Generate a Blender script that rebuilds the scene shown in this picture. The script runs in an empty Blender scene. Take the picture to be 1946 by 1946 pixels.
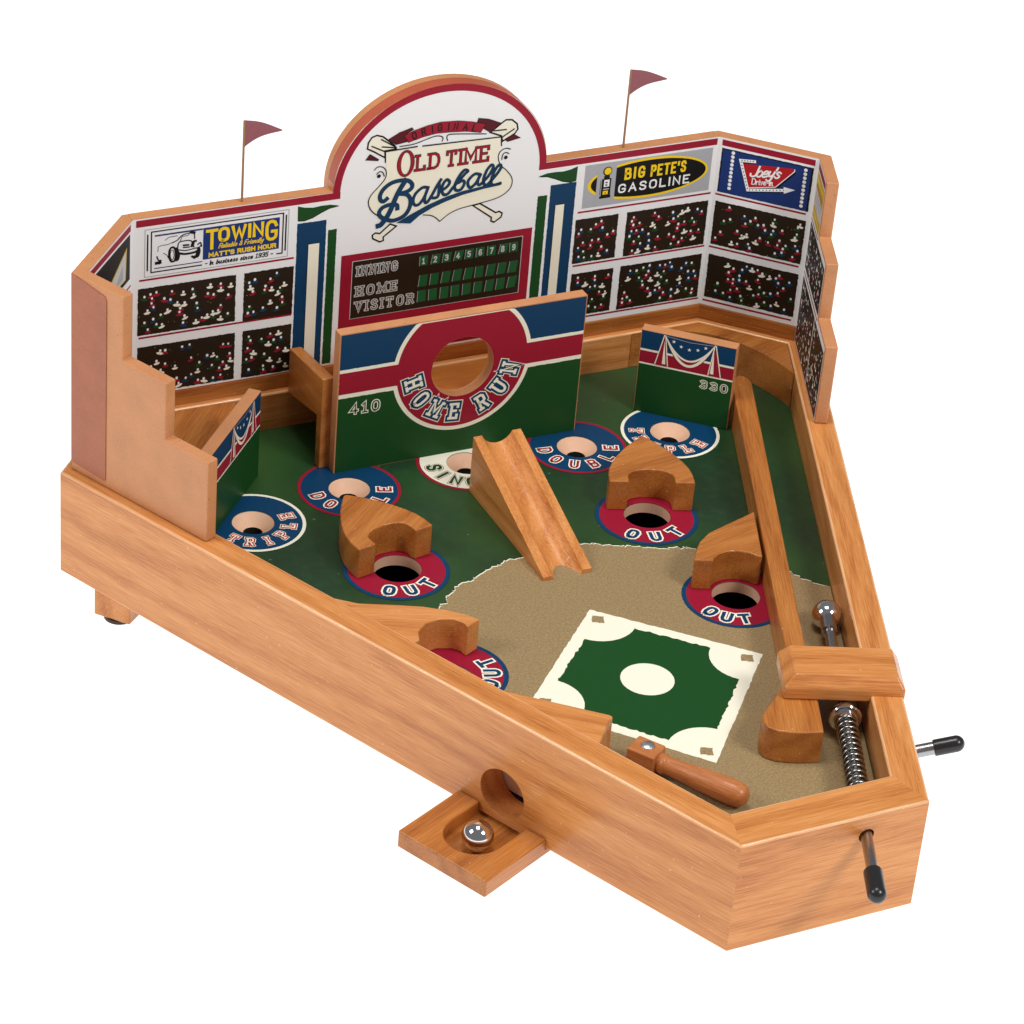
import bpy, bmesh, math, random
from mathutils import Vector, Matrix
from mathutils.geometry import tessellate_polygon
R_ = math.radians
random.seed(7)
scene = bpy.context.scene
COL = scene.collection

# ---------------------------------------------------------------- camera, world, lights, exposure
# All dimensions below are metres in the game's own frame: x across, y towards the back, z up from the playfield.
TILT = math.atan2(0.0197, 0.399)                      # rear feet lift the back of the box
ROOT = Matrix.Rotation(TILT, 4, 'X') @ Matrix.Translation((0, 0.169, 0.0423))
cam_d = bpy.data.cameras.new('camera'); cam = bpy.data.objects.new('camera', cam_d); COL.objects.link(cam)
cr = Vector((0.90274852, -0.42369412, 0.07435323)); cd = Vector((-0.17174123, -0.5134638, -0.84074959)); cf = Vector((0.39439835, 0.74621594, -0.53629444))
M = Matrix(((cr.x, -cd.x, -cf.x, -0.71667123), (cr.y, -cd.y, -cf.y, -1.18509523), (cr.z, -cd.z, -cf.z, 0.97651257), (0, 0, 0, 1)))
cam.matrix_world = ROOT @ M
cam_d.sensor_width = 36; cam_d.lens = 36 * 6020.08 / 1946; cam_d.clip_start = 0.05; cam_d.clip_end = 60
scene.camera = cam

world = bpy.data.worlds.new('World'); scene.world = world; world.use_nodes = True
bg = world.node_tree.nodes['Background']; bg.inputs[0].default_value = (1.0, 1.0, 1.0, 1); bg.inputs[1].default_value = 0.17

def area(name, loc, target, sx, sy, power, col=(1, 1, 1)):
    l = bpy.data.lights.new(name, 'AREA'); l.shape = 'RECTANGLE'; l.size = sx; l.size_y = sy; l.energy = power; l.color = col
    o = bpy.data.objects.new(name, l); COL.objects.link(o); o.location = loc
    o.rotation_euler = (Vector(target) - Vector(loc)).to_track_quat('-Z', 'Y').to_euler()
    return o
area('key_softbox', (-1.55, 0.42, 1.35), (0, 0.1, 0.05), 0.6, 0.6, 12, (1.0, 0.985, 0.96))
area('front_softbox', (0.75, -1.35, 1.75), (0, 0.15, 0.05), 0.6, 0.6, 26, (1.0, 0.985, 0.95))
area('top_softbox', (-0.1, 0.25, 2.1), (0, 0.2, 0.0), 0.6, 0.6, 15, (1.0, 0.99, 0.97))

vs = scene.view_settings
vs.view_transform = 'Standard'; vs.look = 'None'; vs.gamma = 1.0; vs.exposure = 0.16; vs.use_curve_mapping = False

# ---------------------------------------------------------------- materials
def lin(r, g, b):
    f = lambda c: (c / 255 / 12.92) if c / 255 <= 0.04045 else ((c / 255 + 0.055) / 1.055) ** 2.4
    return (f(r), f(g), f(b), 1)

def new_mat(name):
    m = bpy.data.materials.new(name); m.use_nodes = True
    return m, m.node_tree, m.node_tree.nodes['Principled BSDF']

def N(nt, t, **kw):
    n = nt.nodes.new(t)
    for k, v in kw.items():
        setattr(n, k, v)
    return n

def flat(name, rgb, rough=0.45, metallic=0.0, var=0.0, scale=300):
    m, nt, b = new_mat(name)
    b.inputs['Base Color'].default_value = lin(*rgb); b.inputs['Roughness'].default_value = rough; b.inputs['Metallic'].default_value = metallic
    if name.startswith('print'): b.inputs['Specular IOR Level'].default_value = 0.22
    if var:
        tc = N(nt, 'ShaderNodeTexCoord'); nz = N(nt, 'ShaderNodeTexNoise'); nz.inputs['Scale'].default_value = scale; nz.inputs['Detail'].default_value = 3
        mx = N(nt, 'ShaderNodeMix', data_type='RGBA'); c = lin(*rgb)
        mx.inputs[6].default_value = tuple(x * (1 - var) for x in c[:3]) + (1,); mx.inputs[7].default_value = tuple(min(1, x * (1 + var)) for x in c[:3]) + (1,)
        nt.links.new(tc.outputs['Object'], nz.inputs['Vector']); nt.links.new(nz.outputs['Fac'], mx.inputs[0]); nt.links.new(mx.outputs[2], b.inputs['Base Color'])
    return m

def specks(nt, tc, col, scale, lo, rgb, amt):
    """scattered dust and tiny knocks in the finish"""
    L = nt.links.new; z = N(nt, 'ShaderNodeTexNoise'); z.inputs['Scale'].default_value = scale; z.inputs['Detail'].default_value = 2; L(tc.outputs['Object'], z.inputs['Vector'])
    r = N(nt, 'ShaderNodeMapRange'); r.inputs[1].default_value = lo; r.inputs[2].default_value = lo + 0.03; r.inputs[4].default_value = amt; L(z.outputs['Fac'], r.inputs[0])
    mx = N(nt, 'ShaderNodeMix', data_type='RGBA'); mx.inputs[7].default_value = lin(*rgb); L(col, mx.inputs[6]); L(r.outputs[0], mx.inputs[0])
    return mx.outputs[2]

def wood(name, light, mid, dark, rough=0.30, ring=34, streak=1.0, coat=0.2):
    """varnished wood, grain runs along the object's local X"""
    m, nt, b = new_mat(name); L = nt.links.new
    tc = N(nt, 'ShaderNodeTexCoord'); oi = N(nt, 'ShaderNodeObjectInfo')
    off = N(nt, 'ShaderNodeVectorMath', operation='SCALE'); off.inputs[0].default_value = (3.1, 5.3, 4.7); L(oi.outputs['Random'], off.inputs['Scale'])
    ad = N(nt, 'ShaderNodeVectorMath', operation='ADD'); L(tc.outputs['Object'], ad.inputs[0]); L(off.outputs[0], ad.inputs[1])
    def stretched(sx, sy, sz):
        v = N(nt, 'ShaderNodeVectorMath', operation='MULTIPLY'); v.inputs[1].default_value = (sx, sy, sz); L(ad.outputs[0], v.inputs[0]); return v.outputs[0]
    # growth rings: lines along X, bent by a long slow noise into cathedral arches
    big = N(nt, 'ShaderNodeTexNoise'); big.inputs['Scale'].default_value = 1.0; big.inputs['Detail'].default_value = 1; L(stretched(3.2, 15, 15), big.inputs['Vector'])
    dt = N(nt, 'ShaderNodeVectorMath', operation='DOT_PRODUCT'); dt.inputs[1].default_value = (0, 330, 270); L(ad.outputs[0], dt.inputs[0])
    k = N(nt, 'ShaderNodeMath', operation='MULTIPLY_ADD'); k.inputs[1].default_value = ring; L(big.outputs['Fac'], k.inputs[0]); L(dt.outputs['Value'], k.inputs[2])
    sn = N(nt, 'ShaderNodeMath', operation='SINE'); L(k.outputs[0], sn.inputs[0])
    h0 = N(nt, 'ShaderNodeMath', operation='MULTIPLY_ADD'); h0.inputs[1].default_value = 0.5; h0.inputs[2].default_value = 0.5; L(sn.outputs[0], h0.inputs[0])
    h = N(nt, 'ShaderNodeMath', operation='POWER'); h.inputs[1].default_value = 1.6; L(h0.outputs[0], h.inputs[0])
    fine = N(nt, 'ShaderNodeTexNoise'); fine.inputs['Scale'].default_value = 1.0; fine.inputs['Detail'].default_value = 5; fine.inputs['Roughness'].default_value = 0.7; L(stretched(48, 1300, 1300), fine.inputs['Vector'])
    broad = N(nt, 'ShaderNodeTexNoise'); broad.inputs['Scale'].default_value = 1.0; broad.inputs['Detail'].default_value = 3; L(stretched(5, 90, 90), broad.inputs['Vector'])
    m1 = N(nt, 'ShaderNodeMath', operation='MULTIPLY'); m1.inputs[1].default_value = 0.13 * streak; L(h.outputs[0], m1.inputs[0])
    m2 = N(nt, 'ShaderNodeMath', operation='MULTIPLY_ADD'); m2.inputs[1].default_value = 0.95; L(fine.outputs['Fac'], m2.inputs[0]); L(m1.outputs[0], m2.inputs[2])
    m3 = N(nt, 'ShaderNodeMath', operation='MULTIPLY_ADD'); m3.inputs[1].default_value = 0.38; L(broad.outputs['Fac'], m3.inputs[0]); L(m2.outputs[0], m3.inputs[2])
    cr_ = N(nt, 'ShaderNodeValToRGB'); e = cr_.color_ramp.elements
    e[0].position = 0.50; e[0].color = lin(*light); e[1].position = 0.98; e[1].color = lin(*dark)
    x = e.new(0.72); x.color = lin(*mid); L(m3.outputs[0], cr_.inputs[0])
    L(specks(nt, tc, cr_.outputs[0], 420, 0.735, (250, 208, 172), 0.55), b.inputs['Base Color'])
    b.inputs['Roughness'].default_value = rough; b.inputs['Coat Weight'].default_value = coat; b.inputs['Coat Roughness'].default_value = 0.16
    b.inputs['Specular IOR Level'].default_value = 0.38
    bp = N(nt, 'ShaderNodeBump'); bp.inputs['Strength'].default_value = 0.10; bp.inputs['Distance'].default_value = 0.0006; L(fine.outputs['Fac'], bp.inputs['Height']); L(bp.outputs[0], b.inputs['Normal'])
    return m

def mdf(name, rgb, var=0.12):
    m, nt, b = new_mat(name); L = nt.links.new
    tc = N(nt, 'ShaderNodeTexCoord'); a = N(nt, 'ShaderNodeTexNoise'); a.inputs['Scale'].default_value = 900; a.inputs['Detail'].default_value = 3
    c = N(nt, 'ShaderNodeTexNoise'); c.inputs['Scale'].default_value = 60; c.inputs['Detail'].default_value = 3
    L(tc.outputs['Object'], a.inputs['Vector']); L(tc.outputs['Object'], c.inputs['Vector'])
    s = N(nt, 'ShaderNodeMath', operation='ADD'); L(a.outputs['Fac'], s.inputs[0]); L(c.outputs['Fac'], s.inputs[1])
    r = N(nt, 'ShaderNodeMapRange'); r.inputs[1].default_value = 0.65; r.inputs[2].default_value = 1.35; L(s.outputs[0], r.inputs[0])
    mx = N(nt, 'ShaderNodeMix', data_type='RGBA'); l = lin(*rgb)
    mx.inputs[6].default_value = tuple(x * (1 - var) for x in l[:3]) + (1,); mx.inputs[7].default_value = tuple(min(1, x * (1 + var)) for x in l[:3]) + (1,)
    L(r.outputs[0], mx.inputs[0]); L(specks(nt, tc, mx.outputs[2], 300, 0.72, tuple(x * .72 for x in rgb), 0.8), b.inputs['Base Color']); b.inputs['Roughness'].default_value = 0.5
    bp = N(nt, 'ShaderNodeBump'); bp.inputs['Strength'].default_value = 0.08; bp.inputs['Distance'].default_value = 0.0004; L(a.outputs['Fac'], bp.inputs['Height']); L(bp.outputs[0], b.inputs['Normal'])
    return m

def two_noise(name, c1, c2, scale, lo, hi, rough=0.5, c3=None, scale2=None, amt=0.5, detail=6):
    m, nt, b = new_mat(name); L = nt.links.new
    tc = N(nt, 'ShaderNodeTexCoord'); a = N(nt, 'ShaderNodeTexNoise'); a.inputs['Scale'].default_value = scale; a.inputs['Detail'].default_value = detail; L(tc.outputs['Object'], a.inputs['Vector'])
    r = N(nt, 'ShaderNodeMapRange'); r.inputs[1].default_value = lo; r.inputs[2].default_value = hi; L(a.outputs['Fac'], r.inputs[0])
    mx = N(nt, 'ShaderNodeMix', data_type='RGBA'); mx.inputs[6].default_value = lin(*c1); mx.inputs[7].default_value = lin(*c2); L(r.outputs[0], mx.inputs[0])
    out = mx.outputs[2]
    if c3:
        a2 = N(nt, 'ShaderNodeTexNoise'); a2.inputs['Scale'].default_value = scale2; a2.inputs['Detail'].default_value = 4; L(tc.outputs['Object'], a2.inputs['Vector'])
        r2 = N(nt, 'ShaderNodeMapRange'); r2.inputs[1].default_value = 0.48; r2.inputs[2].default_value = 0.68; r2.inputs[4].default_value = amt; L(a2.outputs['Fac'], r2.inputs[0])
        mx2 = N(nt, 'ShaderNodeMix', data_type='RGBA'); mx2.inputs[7].default_value = lin(*c3); L(out, mx2.inputs[6]); L(r2.outputs[0], mx2.inputs[0]); out = mx2.outputs[2]
    L(specks(nt, tc, out, 260, 0.74, (178, 184, 160), 0.35), b.inputs['Base Color']); b.inputs['Roughness'].default_value = rough
    return m

MAT = {}
MAT['wood'] = wood('varnished_alder', (227, 159, 96), (210, 136, 72), (172, 98, 42))
MAT['edge'] = wood('alder_edge_highlight', (244, 196, 150), (236, 178, 126), (214, 142, 86), rough=0.24, coat=0.5)  # paler, glossier alder paints the bright highlight line along the wall edges
MAT['wood2'] = wood('honey_alder', (198, 131, 66), (179, 108, 46), (138, 75, 28), rough=0.36)
MAT['batwood'] = wood('bat_wood', (204, 134, 80), (186, 112, 60), (152, 84, 40), rough=0.46, streak=0.5)
MAT['pale'] = flat('bare_pink_plywood', (228, 184, 154), 0.6, var=0.06, scale=200)
MAT['mdf'] = mdf('lacquered_fibreboard', (200, 137, 91))
MAT['mdf2'] = mdf('darker_fibreboard', (168, 98, 68))
MAT['rust'] = mdf('rust_edge', (182, 88, 62))
MAT['white'] = flat('print_white', (244, 245, 247), 0.4)
MAT['cream'] = flat('print_cream', (246, 242, 222), 0.45)
MAT['red'] = flat('print_red', (156, 24, 48), 0.42, var=0.05)
MAT['dred'] = flat('print_dark_red', (88, 20, 30), 0.42)
MAT['sred'] = flat('print_scarlet', (182, 28, 38), 0.42)
MAT['rose'] = flat('print_magenta_red', (152, 20, 50), 0.42)
MAT['blue'] = flat('print_blue', (8, 60, 98), 0.42, var=0.05)
MAT['navy'] = flat('print_navy', (26, 54, 118), 0.42, var=0.05)
MAT['green'] = flat('print_green', (22, 74, 30), 0.45, var=0.05)
MAT['sgreen'] = flat('print_board_green', (28, 92, 50), 0.45)
MAT['black'] = flat('print_black', (18, 17, 18), 0.45)
MAT['seat'] = flat('print_crowd_dark', (40, 29, 18), 0.45, var=0.12, scale=700)
MAT['yellow'] = flat('print_yellow', (252, 212, 28), 0.42)
MAT['grey'] = flat('print_grey', (176, 178, 184), 0.42)
MAT['lgrey'] = flat('print_light_grey', (206, 206, 204), 0.42)
MAT['ochre'] = flat('print_ochre', (206, 170, 40), 0.42)
MAT['purple'] = flat('print_purple', (128, 92, 140), 0.42)
MAT['grass'] = two_noise('painted_grass', (24, 56, 31), (44, 84, 34), 9, 0.40, 0.66, 0.40, (40, 80, 46), 160, 0.30)
MAT['dirt'] = two_noise('speckled_dirt', (144, 121, 85), (168, 144, 102), 800, 0.36, 0.64, 0.45, (112, 95, 68), 1500, 0.45, detail=3)
MAT['void'] = flat('inside_shade', (10, 8, 7), 0.9)  # near black: shade inside the box and holes put into the colour
MAT['steel'] = flat('polished_steel', (222, 222, 226), 0.09, 1.0)
MAT['zinc'] = flat('zinc_plated_rod', (170, 171, 176), 0.26, 1.0)
MAT['spring'] = flat('spring_steel', (150, 148, 144), 0.22, 1.0)
MAT['rivet'] = flat('aluminium_rivet', (225, 226, 230), 0.32, 1.0)
MAT['rubber'] = flat('black_vinyl', (34, 34, 36), 0.28)
MAT['foot'] = flat('rubber_foot', (60, 40, 32), 0.6)
MAT['pole'] = flat('flag_wire', (158, 118, 84), 0.5)
MAT['flag'] = flat('flag_cloth', (150, 88, 96), 0.7, var=0.10, scale=260)

# the white table has an added glow that wipes out contact shadows
m, nt, b = new_mat('glowing_white_table'); b.inputs['Base Color'].default_value = (0.25, 0.25, 0.25, 1); b.inputs['Roughness'].default_value = 0.6
b.inputs['Emission Color'].default_value = (1, 1, 1, 1); b.inputs['Emission Strength'].default_value = 1.0; b.inputs['Specular IOR Level'].default_value = 0.0
MAT['table'] = m

# ---------------------------------------------------------------- mesh helpers
GM = {}                                               # object -> matrix in the game's frame
def V(*a): return Vector(a)

def mk(name, verts, faces, mat, parent=None, frame=None, bevel=0.0, smooth=None, fmats=None, seg=2, kind=None, label=None):
    """link one mesh object; frame is its matrix in the game's frame, local X is the grain"""
    M_ = frame or Matrix.Identity(4); inv = M_.inverted()
    me = bpy.data.meshes.new(name); me.from_pydata([inv @ Vector(v) for v in verts], [], faces)
    mats = mat if isinstance(mat, (list, tuple)) else [mat]
    for x in mats: me.materials.append(MAT[x])
    if fmats:
        me.polygons.foreach_set('material_index', fmats)
    bm_ = bmesh.new(); bm_.from_mesh(me); bmesh.ops.recalc_face_normals(bm_, faces=bm_.faces) if smooth != 'keep' else None; bm_.to_mesh(me); bm_.free()
    o = bpy.data.objects.new(name, me); COL.objects.link(o)
    put(o, M_, parent)
    if isinstance(smooth, (int, float)): soften(me, smooth)
    if bevel:
        add_bevel(o, bevel, seg)
    if kind: o['kind'] = kind
    if label: o['label'] = label
    return o

def put(o, M_, parent):
    GM[o] = M_
    if parent is not None:
        o.parent = parent; o.matrix_local = GM[parent].inverted() @ M_
    else:
        o.matrix_world = ROOT @ M_

def soften(me, deg):
    me.polygons.foreach_set('use_smooth', [True] * len(me.polygons)); me.set_sharp_from_angle(angle=R_(deg))

def add_bevel(o, w, seg=2):
    md = o.modifiers.new('bevel', 'BEVEL'); md.width = w; md.segments = seg; md.limit_method = 'ANGLE'; md.angle_limit = R_(38); md.harden_normals = True
    o.data.polygons.foreach_set('use_smooth', [True] * len(o.data.polygons)); o.data.set_sharp_from_angle(angle=R_(38))

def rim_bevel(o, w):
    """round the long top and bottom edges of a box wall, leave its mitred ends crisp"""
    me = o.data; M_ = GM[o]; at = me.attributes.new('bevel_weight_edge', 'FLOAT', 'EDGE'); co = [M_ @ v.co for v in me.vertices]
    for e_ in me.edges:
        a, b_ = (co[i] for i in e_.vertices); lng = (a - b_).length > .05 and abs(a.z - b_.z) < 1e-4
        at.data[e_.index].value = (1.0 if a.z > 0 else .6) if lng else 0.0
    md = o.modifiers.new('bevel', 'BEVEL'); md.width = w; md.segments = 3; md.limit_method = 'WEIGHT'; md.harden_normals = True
    me.materials.append(MAT['edge']); md.material = len(me.materials) - 1  # bevel faces carry the painted edge highlight
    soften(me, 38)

def fr(o=(0, 0, 0), ang=0.0):
    return Matrix.Translation(o) @ Matrix.Rotation(ang, 4, 'Z')

class Frame:
    """a flat drawing frame: origin, across, up, out"""
    def __init__(s, o, u, v):
        s.o = Vector(o); s.u = Vector(u).normalized(); s.v = Vector(v).normalized(); s.n = s.u.cross(s.v)
    def p(s, a, b, c=0.0): return s.o + s.u * a + s.v * b + s.n * c
    def mat(s):
        return Matrix(((s.u.x, s.v.x, s.n.x, s.o.x), (s.u.y, s.v.y, s.n.y, s.o.y), (s.u.z, s.v.z, s.n.z, s.o.z), (0, 0, 0, 1)))

FLOOR = Frame((0, 0, 0), (1, 0, 0), (0, 1, 0))

def tess(outer, holes=()):
    loops = [outer] + list(holes)
    tris = tessellate_polygon([[Vector((p[0], p[1], 0)) for p in l] for l in loops])
    flat_ = [p for l in loops for p in l]
    return flat_, [tuple(t) for t in tris]

def prism(F, outer, c0, c1, holes=(), side=0, hole=0, top=0, bottom=0):
    """closed slab between out-distances c0 and c1 with real through holes"""
    loops = [outer] + list(holes); pts, tris = tess(outer, holes); n = len(pts)
    verts = [F.p(a, b_, c0) for a, b_ in pts] + [F.p(a, b_, c1) for a, b_ in pts]; faces = []; fm = []
    if holes:
        for t in tris:
            faces.append(t); fm.append(bottom)
            faces.append(tuple(i + n for i in t)); fm.append(top)
    else:
        faces += [tuple(range(n)), tuple(range(n, 2 * n))]; fm += [bottom, top]
    k = 0
    for li, l in enumerate(loops):
        for i in range(len(l)):
            a, b_ = k + i, k + (i + 1) % len(l)
            faces.append((a, b_, b_ + n, a + n)); fm.append(side if li == 0 else hole)
        k += len(l)
    return verts, faces, fm

def slab(name, F, outer, c0, c1, mat, parent, holes=(), grain=None, bevel=0.0, smooth=None, seg=2, **kw):
    v, f, fm = prism(F, outer, c0, c1, holes, **{k: kw.pop(k) for k in list(kw) if k in ('side', 'hole', 'top', 'bottom')})
    if grain is None: M_ = F.mat()
    else:
        c = sum((Vector(x) for x in v), Vector()) / len(v); M_ = fr(c, grain)
    return mk(name, v, f, mat, parent, M_, bevel, smooth, fm, seg, **kw)

def circ(cx, cy, r, n=48, a0=0.0):
    return [(cx + r * math.cos(a0 + 2 * math.pi * i / n), cy + r * math.sin(a0 + 2 * math.pi * i / n)) for i in range(n)]

def lathe(name, prof, base, axis, mat, parent, n=32, smooth=35, frame=None, kind=None):
    """solid of revolution: prof = [(distance along axis, radius)]"""
    ax = Vector(axis).normalized(); t = ax.orthogonal().normalized(); s = ax.cross(t); base = Vector(base)
    verts = []; faces = []
    for d, r in prof:
        for i in range(n):
            a = 2 * math.pi * i / n; verts.append(base + ax * d + (t * math.cos(a) + s * math.sin(a)) * r)
    for j in range(len(prof) - 1):
        for i in range(n):
            a, b_ = j * n + i, j * n + (i + 1) % n; faces.append((a, b_, b_ + n, a + n))
    faces += [tuple(range(n)), tuple(range((len(prof) - 1) * n, len(prof) * n))]
    if frame is None:
        frame = Matrix(((ax.x, t.x, s.x, base.x), (ax.y, t.y, s.y, base.y), (ax.z, t.z, s.z, base.z), (0, 0, 0, 1)))
    return mk(name, verts, faces, mat, parent, frame, 0, smooth, kind=kind)

def carve(o, cutters):
    """cut shapes out of a mesh and keep only the result"""
    for c in cutters:
        md = o.modifiers.new('cut', 'BOOLEAN'); md.operation = 'DIFFERENCE'; md.object = c; md.solver = 'EXACT'
    for x in list(o.modifiers):
        if x.type == 'BEVEL': x.show_viewport = False
    bpy.context.view_layer.update()
    dg = bpy.context.evaluated_depsgraph_get(); new = bpy.data.meshes.new_from_object(o.evaluated_get(dg)); old = o.data
    for x in list(o.modifiers):
        if x.type == 'BOOLEAN': o.modifiers.remove(x)
        elif x.type == 'BEVEL': x.show_viewport = True
    o.data = new; bpy.data.meshes.remove(old); new.name = o.name
    for c in cutters:
        me = c.data; GM.pop(c, None); bpy.data.objects.remove(c); bpy.data.meshes.remove(me)
    soften(o.data, 38)

def cutter_cyl(base, axis, r, length, n=48):
    return lathe('cutter', [(0, r), (length, r)], base, axis, 'void', ROOTOBJ, n)

# ---------------------------------------------------------------- flat print: polygons and pen strokes laid a hair above a surface
STEP = 0.00004
def catmull(p, k=6, closed=False):
    out = []; n = len(p)
    for i in range(n if closed else n - 1):
        g = (lambda j: p[j % n]) if closed else (lambda j: p[max(0, min(n - 1, j))])
        p0, p1, p2, p3 = g(i - 1), g(i), g(i + 1), g(i + 2)
        for j in range(k):
            t = j / k; t2 = t * t; t3 = t2 * t
            out.append(tuple(0.5 * (2 * p1[d] + (p2[d] - p0[d]) * t + (2 * p0[d] - 5 * p1[d] + 4 * p2[d] - p3[d]) * t2 + (3 * p1[d] - p0[d] - 3 * p2[d] + p3[d]) * t3) for d in (0, 1)))
    if not closed: out.append(p[-1])
    return out

def ragged(p, step=0.0012, amp=0.00012, rnd=random.Random(3)):
    out = []
    for i in range(len(p)):
        a, b_ = p[i], p[(i + 1) % len(p)]; d = math.hypot(b_[0] - a[0], b_[1] - a[1]); k = max(1, int(d / step))
        for j in range(k):
            t = j / k; q = (a[0] + (b_[0] - a[0]) * t, a[1] + (b_[1] - a[1]) * t)
            out.append((q[0] + rnd.uniform(-amp, amp), q[1] + rnd.uniform(-amp, amp)) if j else q)
    return out

def rect(x0, z0, x1, z1): return [(x0, z0), (x1, z0), (x1, z1), (x0, z1)]

class Print:
    def __init__(s, F, base=0.0): s.F = F; s.base = base; s.v = []; s.f = []; s.m = []; s.mats = []; s.sub = 0
    def mi(s, m):
        if m not in s.mats: s.mats.append(m)
        return s.mats.index(m)
    def z(s, layer):
        s.sub = (s.sub + 1) % 7
        return s.base + STEP * (layer + 1) + s.sub * 0.000004
    def poly(s, pts, mat, layer=0, holes=()):
        z = s.z(layer); k = len(s.v); p, t = tess(pts, holes)
        s.v += [s.F.p(a, b_, z) for a, b_ in p]; i = s.mi(mat)
        for tr in t:
            s.f.append(tuple(x + k for x in tr)); s.m.append(i)
    def stroke(s, pts, w, mat, layer=0, closed=False, cap=True, taper=None):
        pts = [p for i, p in enumerate(pts) if i == 0 or (abs(p[0] - pts[i - 1][0]) + abs(p[1] - pts[i - 1][1])) > 1e-7]
        n = len(pts)
        if n < 2: return
        h = w / 2; P = [Vector((a, b_)) for a, b_ in pts]
        if cap and not closed:
            P[0] = P[0] + (P[0] - P[1]).normalized() * h * 0.95; P[-1] = P[-1] + (P[-1] - P[-2]).normalized() * h * 0.95
        L_, R2 = [], []
        for i in range(n):
            a = P[i - 1] if (i or closed) else None; c = P[(i + 1) % n] if (i < n - 1 or closed) else None
            d1 = (P[i] - a).normalized() if a is not None else (c - P[i]).normalized(); d2 = (c - P[i]).normalized() if c is not None else d1
            n1 = Vector((-d1.y, d1.x)); n2 = Vector((-d2.y, d2.x)); mid = n1 + n2
            if mid.length < 1e-4: mid = n1
            mid.normalize(); k = min(2.0, 1 / max(0.3, mid.dot(n1))); hh = h * (taper(i / (n - 1)) if taper else 1)
            L_.append(P[i] + mid * hh * k); R2.append(P[i] - mid * hh * k)
        z = s.z(layer); k0 = len(s.v); i_ = s.mi(mat)
        for a, b_ in zip(L_, R2): s.v += [s.F.p(a.x, a.y, z), s.F.p(b_.x, b_.y, z)]
        for i in range(n if closed else n - 1):
            a = k0 + 2 * i; b_ = k0 + 2 * ((i + 1) % n); s.f.append((a, a + 1, b_ + 1, b_)); s.m.append(i_)
    def done(s, name, parent, label=None):
        return mk(name, s.v, s.f, s.mats, parent, s.F.mat(), 0, 'keep', s.m, label=label)

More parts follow.
